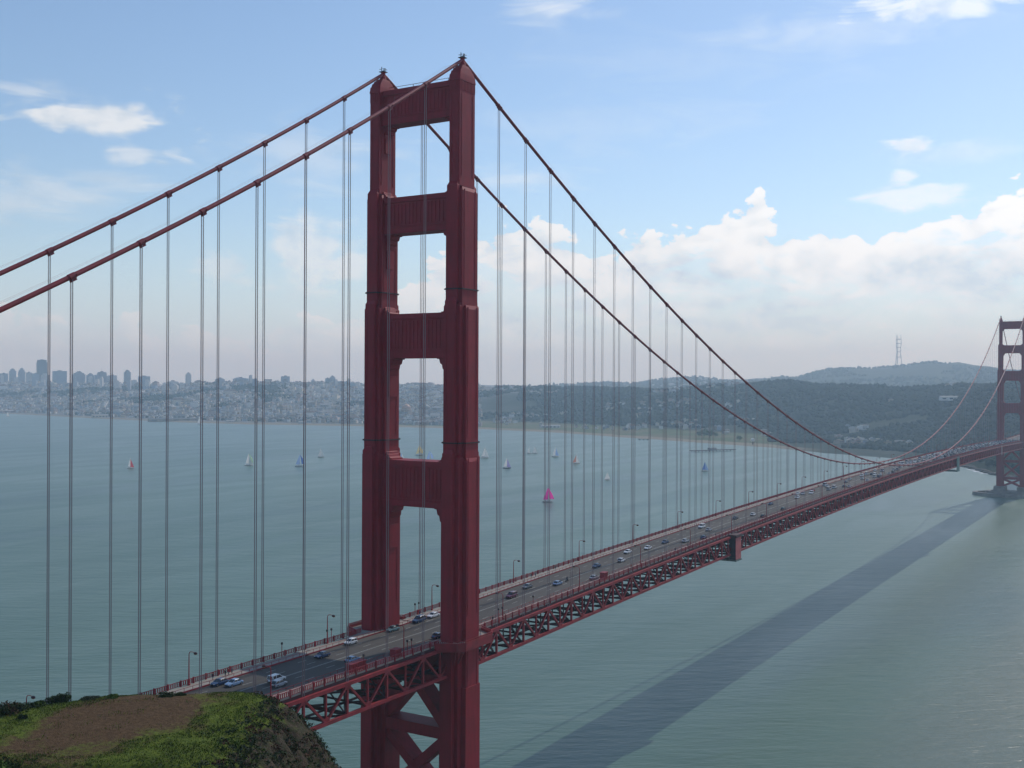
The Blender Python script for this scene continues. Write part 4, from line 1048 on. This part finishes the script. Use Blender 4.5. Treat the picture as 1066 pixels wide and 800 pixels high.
near = [  # px, py (tyre line), kind, colour, label, direction (+1 = away/south)
    (228.5, 712, 'sedan', 'dark blue', 'dark blue saloon car, left one of two side by side just beyond the grassy hilltop'),
    (243.5, 713, 'sedan', 'light blue', 'pale blue saloon car beside the dark blue one beyond the grassy hilltop'),
    (288, 709, 'suv', 'white', 'white boxy off-road car driving behind the lamp beyond the hilltop'),
    (290.5, 713.5, 'hatch', 'silver', 'silver hatchback nearly hidden alongside the white boxy car'),
    (335.5, 684, 'sedan', 'dark blue', 'lone dark blue car in mid road left of the tower'),
    (365, 668, 'hatch', 'white', 'white hatchback by the far kerb left of the tower'),
    (367, 690, 'sedan', 'light blue', 'pale blue car mostly hidden behind the long red cabinet'),
    (409, 659, 'sedan', 'teal', 'teal-silver car passing between the tower legs in mid road'),
    (436, 645, 'suv', 'dark blue', 'dark blue van-like car at far kerb between the tower legs'),
    (451, 644, 'sedan', 'white', 'white and blue car close to the near tower leg, far lane'),
    (456, 662, 'sedan', 'dark blue', 'dark car peeking out left of the near tower leg'),
    (532.5, 622, 'suv', 'maroon', 'dark maroon car just right of the tower'),
    (549, 613, 'sedan', 'grey', 'grey-blue car behind the maroon one right of the tower'),
    (580.5, 610, 'sedan', 'light blue', 'light blue car with the motorcycle just behind it'),
    (618.5, 601.5, 'sedan', 'silver', 'silver car in the near lanes passing the right-hand red cabinet'),
    (621, 592, 'sedan', 'dark blue', 'dark blue car beside the silver one near the right-hand cabinet'),
    (647, 583.5, 'hatch', 'white', 'white hatchback, leftmost of the white trio'), (653.5, 574.5, 'sedan', 'white', 'white car on far side of the white trio'),
    (674.5, 573.5, 'sedan', 'white', 'white saloon, rightmost of the white trio'), (692.5, 565, 'sedan', 'dark blue', 'dark blue car right of the white trio'),
    (713.5, 564, 'sedan', 'silver', 'silver car between the two dark blue ones'), (732.5, 562, 'sedan', 'dark blue', 'dark blue car just left of the salmon maintenance cradle'),
    (730.5, 548.5, 'suv', 'white', 'white large car in the far lane left of the cradle'), (738, 551.5, 'sedan', 'silver', 'silver car tucked behind the large white one'),
    (765.5, 539.5, 'sedan', 'black', 'black car directly above the salmon cradle'), (784, 536, 'sedan', 'white', 'white car just right of the salmon cradle'),
    (794.5, 540.5, 'sedan', 'black', 'black car by the near railing right of the cradle'), (802.5, 525.5, 'sedan', 'dark blue', 'dark car at the far kerb right of the cradle'),
    (815.5, 530.5, 'sedan', 'green', 'dark green car in the near lanes beyond the cradle'), (830, 520, 'suv', 'white', 'white tall car beyond the dark green one'),
    (846, 512, 'sedan', 'red', 'red car far along the bridge')]
lanes = [-7.75, -4.65, -1.55, 1.55, 4.65, 7.75]; occ = []
def put_car(o, px, py, lane=None):
    d = cf+(px-533)/FPX*cr-(py-400)/FPX*cu; z = 75.
    for _ in range(6):
        p = CAM+(z-CAM[2])/d[2]*d; z = zr(p[0])
    y = min(lanes, key=lambda q: abs(q-p[1]))
    # keep the picture column: slide along the ray bearing
    t = (y-CAM[1])/d[1]; X = CAM[0]+t*d[0]
    while any(abs(X-a)*1. < 5.6 and abs(y-c) < 1 for a, c in occ): X += 1.2
    occ.append((X, y)); o.location = (X, y, zr(X)+.01); sl_ = math.atan((zr(X+2)-zr(X-2))/4)
    fwd = y < 0                      # southbound on the west (near) side
    o.rotation_euler = (0, -sl_ if fwd else sl_, 0 if fwd else math.pi)
for px, py, kd, cl_, lab in near:
    o = make_car(kd, cl_); put_car(o, px, py); tag(o, lab, 'car', 'cars on the bridge')
far_m = []
for kd in ('sedan', 'suv', 'hatch', 'van'):
    for c_ in (('white', 'silver', 'black', 'grey', 'dark blue', 'red', 'tan', 'green') if kd == 'sedan' else ('white', 'silver', 'dark blue', 'grey')):
        o = make_car(kd, c_, False); far_m.append((kd, c_, o.data)); bpy.data.objects.remove(o)
wts = [3 if c_ in ('white', 'silver') else 1 for _, c_, _ in far_m]
def far_car(X, y, lab):
    if any(abs(X-a) < 6 and abs(y-c) < 1 for a, c in occ): return
    occ.append((X, y)); kd, c_, me = random.choices(far_m, wts)[0]
    o = bpy.data.objects.new('car', me); col.objects.link(o); o.location = (X, y, zr(X)+.01); sl_ = math.atan((zr(X+2)-zr(X-2))/4)
    fwd = y < 0; o.rotation_euler = (0, -sl_ if fwd else sl_, 0 if fwd else math.pi); tag(o, lab % (c_, {'sedan': 'saloon', 'suv': 'off-road', 'hatch': 'hatchback', 'van': 'van-shaped'}[kd], 'near' if y < 0 else 'far'), 'car', 'cars on the bridge')
for X in np.arange(385, 640, 26):
    for y in lanes:
        if random.random() < .36: far_car(float(X+random.uniform(-9, 9)), y, '%s %s car among loosely spaced traffic in the %s lanes at mid bridge')
for X in np.arange(640, 1300, 15.5):
    for y in lanes:
        if random.random() < .88: far_car(float(X+random.uniform(-4, 4)), y, '%s %s car in the %s lanes of the dense queue towards the far tower')
# motorcycle with rider behind the light blue car
def person_skin(name, joints, edges, radii, mats, parent=None):
    me = bpy.data.meshes.new(name); me.from_pydata(joints, edges, []); o = bpy.data.objects.new(name, me); col.objects.link(o)
    sm = o.modifiers.new('skin', 'SKIN'); sm.use_smooth_shade = True
    for i, r_ in enumerate(radii): me.skin_vertices[0].data[i].radius = (r_, r_) if not isinstance(r_, tuple) else r_
    me.skin_vertices[0].data[0].use_root = True
    o.modifiers.new('sub', 'SUBSURF').levels = 1; o.modifiers['sub'].render_levels = 1
    dg = bpy.context.evaluated_depsgraph_get(); dg.update(); me2 = bpy.data.meshes.new_from_object(o.evaluated_get(dg)); bpy.data.objects.remove(o)
    me2.materials.clear()
    for m_ in mats: me2.materials.append(m_)
    for p in me2.polygons:
        z = p.center.z; x = abs(p.center.y)
        p.material_index = 2 if z > 1.47 else (1 if z < .92 and x < .26 else 0); p.use_smooth = True
        if z < .08: p.material_index = 3
    o = bpy.data.objects.new(name, me2); col.objects.link(o); o.parent = parent; return o
CL = {k: mat('cloth_'+k, c, .85) for k, c in {'dark': (.03, .03, .04), 'red': (.45, .04, .04), 'blue': (.05, .09, .22), 'grey': (.2, .2, .2), 'white': (.6, .6, .58), 'jeans': (.04, .06, .12)}.items()}
SK = mat('skin', (.45, .27, .19), .6); SHO = mat('shoe', (.03, .025, .02), .6); HAIR = mat('hair', (.03, .02, .015), .7)
J = [(0, 0, .98), (0, 0, 1.2), (0, 0, 1.42), (0.01, 0, 1.52), (.02, 0, 1.66), (.02, 0, 1.76), (0, .19, 1.42), (.03, .25, 1.14), (.14, .24, .92), (.19, .23, .84), (0, -.19, 1.42), (-.05, -.25, 1.14), (.02, -.25, .9), (.06, -.24, .82),
     (0, .1, .9), (.12, .11, .5), (.10, .12, .08), (.26, .13, .04), (0, -.1, .9), (-.06, -.11, .5), (-.22, -.12, .1), (-.08, -.13, .04)]
ED = [(0, 1), (1, 2), (2, 3), (3, 4), (4, 5), (2, 6), (6, 7), (7, 8), (8, 9), (2, 10), (10, 11), (11, 12), (12, 13), (0, 14), (14, 15), (15, 16), (16, 17), (0, 18), (18, 19), (19, 20), (20, 21)]
RD = [.15, .13, .14, .06, .10, .07, .075, .05, .035, .045, .075, .05, .035, .045, .10, .065, .045, .045, .10, .065, .045, .045]
proto_p = {}
def person(x, y, rot, top, legs, lab, h=1.):
    if (top, legs) not in proto_p: proto_p[top, legs] = person_skin('person', J, ED, RD, [CL[top], CL[legs], SK, SHO]).data
    else: pass
    o = [q for q in col.objects if q.data == proto_p[top, legs]]
    t = empty('person', (x, y, zr(x)+.285)); t.rotation_euler = (0, 0, rot); t.scale = (h, h, h)
    bo = bpy.data.objects.new('body', proto_p[top, legs]); col.objects.link(bo); bo.parent = t
    b = MB(); b.lathe([(.105, 1.67), (.118, 1.73), (.10, 1.80), (.05, 1.845)], .0, 0, n=10); b.build('hair', HAIR, t, smooth=True)
    tag(t, lab, 'person'); return t
for px, py, s, top, legs, lab in [(221.5, 703, 1, 'dark', 'jeans', 'person in dark jacket walking alone on far sidewalk, leftmost'), (234.5, 697.5, 1, 'dark', 'dark', 'person in black leaning at far railing, left of a small group'),
                                  (238, 696.5, 1, 'red', 'jeans', 'person in red top in the small group on the far sidewalk'), (241.5, 695, 1, 'grey', 'dark', 'person in grey top at the right end of the small group'),
                                  (553, 598, 1, 'dark', 'dark', 'person in dark clothes on far sidewalk right of the tower, left of two'), (557.5, 596.5, 1, 'grey', 'jeans', 'person in grey on far sidewalk right of the tower, right of two'),
                                  (578, 590.5, 1, 'dark', 'jeans', 'person in dark top on far sidewalk behind the light blue car'), (437, 637, 1, 'blue', 'dark', 'person in blue on far sidewalk between the tower legs'),
                                  (500, 657, -1, 'white', 'jeans', 'person in white on the walkway round the near tower leg'), (513, 648, -1, 'dark', 'dark', 'person in black on near sidewalk beside the tower'),
                                  (657, 590, -1, 'red', 'dark', 'person in red on the near sidewalk below the white trio of cars'), (703, 571, -1, 'dark', 'jeans', 'person in dark top, left one on near sidewalk before the cradle'),
                                  (716, 567, -1, 'grey', 'dark', 'person in grey, middle one on near sidewalk before the cradle'), (745, 557, -1, 'dark', 'dark', 'person in black next to the salmon cradle')]:
    y = s*11.3 if not (px == 500) else -18.6
    p = on_plane(px, py, y); person(p[0], y, random.choice((0, math.pi))+random.uniform(-.4, .4), top, legs, lab, random.uniform(.95, 1.04))
for o in [q for q in col.objects if q.name.startswith('person') and q.type == 'MESH']: bpy.data.objects.remove(o)
t = empty('motorcycle'); tag(t, 'dark motorcycle riding behind the light blue car', 'motorcycle')
for x in (-.72, .72):
    b = MB(); b.tube([(x, -.07, .31), (x, .07, .31)], .31, 14); b.build('wheel', M['black'], t)
b = MB(); b.frus(.1, 0, .35, .75, .7, .34, .5, .26); b.frus(.18, 0, .75, .98, .6, .3, .35, .2); b.bar((.72, 0, .33), (.45, 0, 1.05), .1); b.bar((-.72, 0, .33), (-.1, 0, .6), .1); b.build('frame', M['black'], t)
b = MB(); b.frus(-.38, 0, .78, .88, .8, .3, .7, .24); b.build('seat', M['dark'], t)
b = MB(); b.bar((.42, -.36, 1.06), (.42, .36, 1.06), .05); b.build('handlebar', M['chrome'], t)
put_car(t, 585, 606)
RJ = [(-.2, 0, .95), (-.12, 0, 1.18), (0, 0, 1.4), (.03, 0, 1.48), (.07, 0, 1.62), (.07, 0, 1.7), (0, .19, 1.37), (.18, .27, 1.16), (.38, .3, 1.08), (0, -.19, 1.37), (.18, -.27, 1.16), (.38, -.3, 1.08),
      (-.12, .12, .9), (.22, .2, .72), (.02, .22, .3), (.16, .22, .25), (-.12, -.12, .9), (.22, -.2, .72), (.02, -.22, .3), (.16, -.22, .25)]
RE = [(0, 1), (1, 2), (2, 3), (3, 4), (4, 5), (2, 6), (6, 7), (7, 8), (2, 9), (9, 10), (10, 11), (0, 12), (12, 13), (13, 14), (14, 15), (0, 16), (16, 17), (17, 18), (18, 19)]
RR = [.15, .14, .15, .07, .13, .1, .08, .055, .04, .08, .055, .04, .11, .075, .05, .05, .11, .075, .05, .05]
rt = empty('person', t.location); rt.rotation_euler = t.rotation_euler; tag(rt, 'rider in black helmet and jacket seated on the motorcycle', 'person')
bo = person_skin('body', RJ, RE, RR, [CL['dark'], CL['dark'], M['black'], SHO], rt)

# ================================================================== foreground headland (local frame: x = ahead of the camera, y = left)
hl = (CAM[0], CAM[1])
def fbm(a, l, s, seed=0, o=4): return noise.fractal(Vector((a/s+seed, l/s-seed, .3)), 1., 2., o)
def qdrop(d, k=.068, cap=1.45):
    if d <= 0: return 0.
    dm = cap/(2*k); return k*d*d if d < dm else k*dm*dm+cap*(d-dm)
def fg_parts(a, l):
    back = np.interp(l, [20, 35, 48.7, 53, 58, 70, 95, 130], [134, 133.2, 131, 128.3, 124, 113, 98, 70])
    db = a-back; dr = 33.1-l+1.2*fbm(a, l, 6, 4)
    return db, dr
def fg_h(a, l):
    db, dr = fg_parts(a, l)
    hp = 103.2-qdrop(db+1.5, .07, 1.15)-qdrop(dr, .068, 1.45)-.5*max(0, 107.5-a)-max(0, l-75)*.35
    q = float(ss(.385, .47, l/max(a, 5.)))
    hn = 138.7-(.45-.115*q)*max(a, -20)-float(ss(83, 99, a))*13+(0 if a > 0 else a*.05)
    le = -15+.47*np.clip(a, 0, 100)
    hn -= qdrop(le-l, .05, 1.3)+float(ss(75, 175, l))*72+max(0, l-175)*.1
    h = max(hp, hn)
    m_ = .6 if a < 104 or dr > 0 else .15
    n = fbm(a, l, 14, 1)*.9*m_+fbm(a, l, 3.2, 2)*.38*m_
    if dr > 2: n += ((abs(fbm(a*1.6, l*.5, 5, 8))-.2)*-2.6+(abs(fbm(a, l*.4, 2.0, 3))-.2)*-.8)*min(1, (dr-2)/8)
    return max(h+n, -8)
ga = np.concatenate([np.arange(-260, 40, 10), np.arange(40, 92, 1.), np.arange(92, 142, .4), np.arange(142, 400, 4)])
gl = np.concatenate([np.arange(-220, -8, 8), np.arange(-8, 14, 1.), np.arange(14, 66, .4), np.arange(66, 100, 1.5), np.arange(100, 300, 6)])
V = [(a, l, fg_h(a, l)) for a in ga for l in gl]; n = len(gl)
F = [(i*n+j, (i+1)*n+j, (i+1)*n+j+1, i*n+j+1) for i in range(len(ga)-1) for j in range(n-1)]
gm = bpy.data.materials.new('headland_soil_and_grass'); gm.use_nodes = True; g = NT(gm.node_tree); b = g.n['Principled BSDF']
b.inputs['Roughness'].default_value = .95; b.inputs['Specular IOR Level'].default_value = .1
tc = g.new('ShaderNodeTexCoord').outputs['Object']; sp = g.new('ShaderNodeSeparateXYZ'); g.l.new(tc, sp.inputs[0])
nA = g.noise(tc, .22, 6, .6); nB = g.noise(tc, 1.6, 6, .65); nC = g.noise(tc, 6., 4, .6)
grass = g.mix(g.ramp(nB, .35, .65), (.070, .105, .012, 1), (.125, .155, .022, 1))
soil = g.mix(g.ramp(g.math('ADD', g.math('MULTIPLY', nB, .6), g.math('MULTIPLY', nC, .4)), .38, .62), (.075, .044, .022, 1), (.125, .076, .038, 1))
rock = g.mix(g.ramp(nC, .35, .65), (.034, .025, .018, 1), (.10, .072, .052, 1))
rock = g.mix(g.ramp(nB, .42, .58, .0, .75), rock, (.036, .044, .018, 1))
# worn bare patch: an ellipse turned slightly, with a ragged rim
ea = g.math('DIVIDE', g.math('SUBTRACT', sp.outputs[0], 122.), 13.3)
eb = g.math('DIVIDE', g.math('ADD', g.math('SUBTRACT', sp.outputs[1], 43.6), g.math('MULTIPLY', g.math('SUBTRACT', sp.outputs[0], 123.), .25)), 8.7)
er = g.math('SQRT', g.math('ADD', g.math('MULTIPLY', ea, ea), g.math('MULTIPLY', eb, eb)))
bare = g.ramp(g.math('ADD', er, g.math('ADD', g.math('MULTIPLY', g.math('SUBTRACT', nA, .5), 1.9), g.math('MULTIPLY', g.math('SUBTRACT', nB, .5), .9))), .72, 1.22, 1., 0.)
cc = g.mix(bare, grass, soil)
geo = g.new('ShaderNodeNewGeometry'); sn = g.new('ShaderNodeSeparateXYZ'); g.l.new(geo.outputs['Normal'], sn.inputs[0])
steep = g.ramp(g.math('ADD', sn.outputs[2], g.math('MULTIPLY', g.math('SUBTRACT', nB, .5), .3)), .78, .93, 1., 0.)
cc = g.mix(steep, cc, rock); g.l.new(cc, b.inputs['Base Color'])
bp = g.new('ShaderNodeBump'); bp.inputs['Distance'].default_value = .25; g.l.new(g.math('ADD', nB, g.math('MULTIPLY', nC, .35)), bp.inputs['Height']); g.l.new(bp.outputs[0], b.inputs['Normal'])
hd = np_mesh('headland', V, F, gm, smooth=True); hd.location = (hl[0], hl[1], 0); hd.rotation_euler = (0, 0, YAW); tag(hd, kind='structure')
def bare_at(a, l):
    e = math.hypot((a-122)/13.3, (l-43.6+.25*(a-123))/8.7)
    return e < .93+.25*fbm(a, l, 5, 9)
LM = {k: mat('leaf_'+k, c, .85, c2, 1.2, spec=.12) for k, c, c2 in [('dark', (.024, .042, .014), (.040, .060, .020)), ('green', (.050, .092, .014), (.08, .125, .022)), ('grey_green', (.045, .060, .034), (.07, .08, .048)), ('rust', (.095, .045, .026), (.07, .038, .024)), ('straw', (.12, .09, .05), (.085, .07, .04)), ('lime', (.12, .165, .022), (.10, .135, .02))]}
def to_world_rot(o): o.location = (hl[0], hl[1], 0); o.rotation_euler = (0, 0, YAW)
# grass blades
Vs = []; Fs = []; mi = []; k = 0
for i in range(150000):
    if k >= 52000: break
    a = random.uniform(101, 135); l = random.uniform(28, 66)
    db, dr = fg_parts(a, l)
    if dr > 5 or db > 4: continue
    cov = fbm(a, l, 2.2, 6)
    if bare_at(a, l) and random.random() < (.985 if cov < .35 else .8): continue
    if cov < -.25 and random.random() < .6: continue
    h = random.uniform(.06, .22)*(1+.5*cov); z = fg_h(a, l)-.03; t = random.uniform(0, math.pi); dx, dy = .05*math.cos(t), .05*math.sin(t); q = random.uniform(-.12, .12)
    Vs += [(a-dx, l-dy, z), (a+dx, l+dy, z), (a+q, l+random.uniform(-.12, .12), z+h)]; Fs.append((3*k, 3*k+1, 3*k+2)); mi.append(random.choice([0, 1, 1, 1, 2])); k += 1
o = np_mesh('grass', Vs, Fs, [LM['green'], LM['lime'], LM['straw']], mi); to_world_rot(o); tag(o, 'short green grass around the bare brown patch on the hilltop', 'grass', kind='stuff')
# leaf clumps
def clump(cx, cy, cz, r, h, n, leaf):
    th = rng.uniform(0, 2*math.pi, n); rr = r*np.sqrt(rng.uniform(0.02, 1, n)); zz = h*(1-(rr/r)**2)**.5*rng.uniform(.35, 1.05, n)
    bump = 1+.25*np.sin(th*3+cx)+.15*np.sin(th*5+cy)
    C = np.c_[cx+rr*bump*np.cos(th), cy+rr*bump*np.sin(th), cz+zz]
    u = rng.normal(size=(n, 3)); u /= np.linalg.norm(u, axis=1)[:, None]; v = np.cross(u, rng.normal(size=(n, 3))); v /= np.linalg.norm(v, axis=1)[:, None]
    s = leaf*rng.uniform(.6, 1.3, (n, 1))
    return np.stack([C-u*s-v*s*.5, C+u*s-v*s*.3, C+u*s*.3+v*s, C-u*s*.6+v*s*.7], 1).reshape(-1, 3)
def veg(name, spots, mats):
    Vs = []; mi = []
    for (x, y, z, r, h, n_, lf, m_) in spots: Vs.append(clump(x, y, z, r, h, n_, lf)); mi += [m_]*n_
    V = np.concatenate(Vs); F = np.arange(len(V)).reshape(-1, 4); return np_mesh(name, V, F, mats, mi)
spots = []
while len(spots) < 4300:
    a = random.uniform(96, 150); l = random.uniform(-2, 36); db, dr = fg_parts(a, l)
    if dr < 2.2 or db > 18 or (dr < 4.2 and random.random() < .6): continue
    v = fbm(a, l, 4, 3); w_ = random.random()
    if v < -.42: continue
    m_ = (3 if w_ < .34 else 4 if w_ < .42 else 2 if w_ < .55 else 0) if v < .05 else (0 if w_ < .5 else 1 if w_ < .66 else 2 if w_ < .88 else 3)
    r = random.uniform(.25, .75); spots.append((a, l, fg_h(a, l)-.1, r, r*random.uniform(.6, 1.0), int(34*r+14), .10, m_))
while len(spots) < 4480:                     # rim of the plateau
    a = random.uniform(104, 133); l = random.uniform(28, 66); db, dr = fg_parts(a, l)
    if bare_at(a, l) or (dr < -3 and db < -3 and a > 112) or (l < 42 and dr < -.3 and db < -1): continue
    if fbm(a, l, 3, 12) < .0: continue
    r = random.uniform(.2, .5); spots.append((a, l, fg_h(a, l)-.08, r, r*.8, 22, .08, random.choice([0, 1, 1, 5, 2])))
o = veg('scrub', spots, [LM[k] for k in ('dark', 'green', 'grey_green', 'rust', 'straw', 'lime')]); to_world_rot(o)
tag(o, 'low coastal scrub covering the steep right flank of the headland', 'scrub', kind='stuff')
spots = []
while len(spots) < 1500:
    a = random.uniform(62, 108); l = random.uniform(20, 62)
    if l/a < .34 or a > 105-(l < 48)*9: continue
    v = fbm(a, l, 5, 5); r = random.uniform(.4, .9); w_ = random.random()
    m_ = 3 if (a > 96 and v < -.05 and w_ < .5) else (0 if w_ < .45+v*.5 else 1 if w_ < .8 else 2)
    spots.append((a, l, fg_h(a, l)-.1, r, r*.9, int(40*r+16), .10, m_))
o = veg('undergrowth', spots, [LM[k] for k in ('dark', 'green', 'grey_green', 'rust')]); to_world_rot(o)
tag(o, 'dense dark undergrowth filling the hollow at the bottom left', 'undergrowth', kind='stuff')
# single shrubs
def shrub(px, a, r, h, mk, lab, group=None):
    l = (533-px)/FPX*a; z = fg_h(a, l); cx, cy = math.cos(YAW), math.sin(YAW)
    t = empty('shrub', (hl[0]+a*cx-l*cy, hl[1]+a*cy+l*cx, z-.1)); tag(t, lab, 'shrub', group)
    Vs = []
    for k in range(7):
        th = random.uniform(0, 6.28); q = r*.55*math.sqrt(random.random()); s = random.uniform(.4, .65)
        Vs.append(clump(q*math.cos(th), q*math.sin(th), h*random.uniform(.0, .25), r*s, h*random.uniform(.6, .85), 150, .085))
    V = np.concatenate(Vs); F = np.arange(len(V)).reshape(-1, 4); np_mesh('foliage', V, F, LM[mk], parent=t)
    b = MB()
    for k in range(6):
        th = k*1.05+random.random()*.5; b.tube([(0, 0, -.2), (r*.3*math.cos(th), r*.3*math.sin(th), h*.4), (r*.55*math.cos(th), r*.55*math.sin(th), h*.8)], [.05, .035, .015], 5)
    b.build('stem', mat('shrub_bark', (.07, .05, .035), .9) if 'shrub_bark' not in bpy.data.materials else bpy.data.materials['shrub_bark'], t)
for px, a, r, h, mk, lab in [(57, 128.5, 1.3, 1.2, 'dark', 'tallest dark shrub on the crest between two rope pairs'), (66, 128.8, 1.2, 1.35, 'dark', 'round dark shrub touching the tallest one on the crest'),
                             (36, 127, 1.6, .9, 'dark', 'low wide shrub on the crest right of the lone lamp'), (45, 127.5, 1.2, .8, 'green', 'low green shrub between the lone lamp and the tallest shrub'),
                             (12, 124.5, 2.0, 1.2, 'rust', 'brownish shrub on the crest left of the lone lamp'), (2, 123.5, 1.9, 1.4, 'dark', 'dark shrub at the extreme left end of the crest'), (20, 125, 1.5, 1.0, 'dark', 'dark shrub below the lone lamp'),
                             (95, 130, 1.3, .5, 'grey_green', 'flat grey-green shrub on the crest at its third rope pair'), (118, 130.5, 1.0, .45, 'green', 'small low green tuft shrub on the back rim of the hilltop'),
                             (175, 131.5, 1.5, .35, 'dark', 'low dark clump at the far rim of the bare patch in front of the road'), (190, 131.8, .9, .3, 'dark', 'small dark clump right of the low one at the far rim of the bare patch'),
                             (26, 122, .6, .5, 'dark', 'tiny dark bush alone on the grass left of the bare patch')]:
    shrub(px, a, r, h, mk, lab)
for i in range(16):
    shrub(random.uniform(-10, 130), random.uniform(70, 86), random.uniform(1.0, 1.8), random.uniform(.8, 1.5), random.choice(['dark', 'green', 'grey_green', 'dark']), 'dense bush in the thicket at the bottom left corner', 'bushes of the bottom left thicket')
# rocks at the far tower's shore, with surf
Vs = []; Fs = []; n_ = 0
for i in range(420):
    px = random.uniform(975, 1110); rs = np.interp(px, sh_x, sh_r); r = rs+random.uniform(-22, 12); d = hdir(px); s = random.uniform(2, 6.5)
    v = IV*(1+rng.uniform(-.35, .35, (len(IV), 1)))*np.array([s, s*random.uniform(.7, 1.3), s*.55]); Vs.append(v+np.array([CAM[0]+d[0]*r, CAM[1]+d[1]*r, random.uniform(0, 1.2)])); Fs.append(IF+n_); n_ += len(IV)
o = np_mesh('shore_rocks', np.concatenate(Vs), np.concatenate(Fs), mat('dark_shore_rock', (.05, .042, .035), .9, (.09, .075, .06), .1)); tag(o, 'dark boulders heaped along the shore behind the far tower', 'rocks', kind='stuff')
fmn = bpy.data.materials.new('surf_foam'); fmn.use_nodes = True; g = NT(fmn.node_tree); b = g.n['Principled BSDF']; b.inputs['Base Color'].default_value = (.75, .78, .78, 1); b.inputs['Roughness'].default_value = .9
tc = g.new('ShaderNodeTexCoord').outputs['Object']; g.l.new(g.ramp(g.noise(tc, .05, 6, .65), .47, .55), b.inputs['Alpha'])
b_ = MB()
for pxa, pxb, o0, o1 in [(988, 1036, -75, -12), (1040, 1080, -40, -8)]:
    for i in range(12):
        p0 = pxa+(pxb-pxa)*i/12; p1 = pxa+(pxb-pxa)*(i+1)/12; q = []
        for p, o_ in ((p0, o0), (p1, o0), (p1, o1), (p0, o1)):
            f_ = (p-pxa)/(pxb-pxa); o2 = o_ if o_ == o1 else o1+(o0-o1)*math.sin(math.pi*min(max(f_, .05), .95)); r = np.interp(p, sh_x, sh_r)+o2; d = hdir(p); q.append((CAM[0]+d[0]*r, CAM[1]+d[1]*r, .06))
        b_.add(q, [(0, 1, 2, 3)])
o = b_.build('surf', fmn); tag(o, 'white surf breaking on the rocks left of the far tower', 'surf', kind='stuff')
# trees one can tell apart on the green flats by the shore
def flat_tree(px, f, h, lab):
    x, y, z = far_pt(px, f); t = empty('tree', (x, y, z-.3)); tag(t, lab, 'tree')
    b = MB(); b.tube([(0, 0, 0), (.3, 0, h*.35), (0, .2, h*.6)], [.06*h*.5, .045*h*.5, .02*h*.5], 6); b.build('trunk', bpy.data.materials['shrub_bark'], t)
    Vs = []
    for k in range(10): th = random.uniform(0, 6.3); q = h*.32*math.sqrt(random.random()); Vs.append(clump(q*math.cos(th), q*math.sin(th), h*random.uniform(.2, .5), h*.28, h*.5, 70, h*.045))
    V = np.concatenate(Vs); np_mesh('crown', V, np.arange(len(V)).reshape(-1, 4), LM[random.choice(['dark', 'green'])], parent=t)
for px, f, h, lab in [(733, 150, 26, 'largest round tree on the green flat behind the wharf'), (739, 170, 22, 'round tree touching the largest one behind the wharf'), (728, 180, 16, 'smaller tree left of the largest one behind the wharf'),
                      (745, 210, 14, 'small tree right of the round pair behind the wharf'), (770, 120, 15, 'lone tree at the end of the green flat right of the wharf'), (652, 260, 12, 'small lone tree on the open green flat')]:
    flat_tree(px, f, h, lab)
x, y, z = far_pt(784, 40); t = empty('water_tank', (x, y, max(z, 1))); tag(t, 'small round white tank on a post at the shore right of the wharf', 'tank')
b = MB(); b.lathe([(1.2, -3), (1.2, 7)], n=8); b.build('post', M['dkred'], t); b = MB(); b.lathe([(1, 6.5), (4.5, 8), (5, 11), (4.2, 13.5), (1, 14.8)], n=14); b.build('tank_body', HM[0], t)
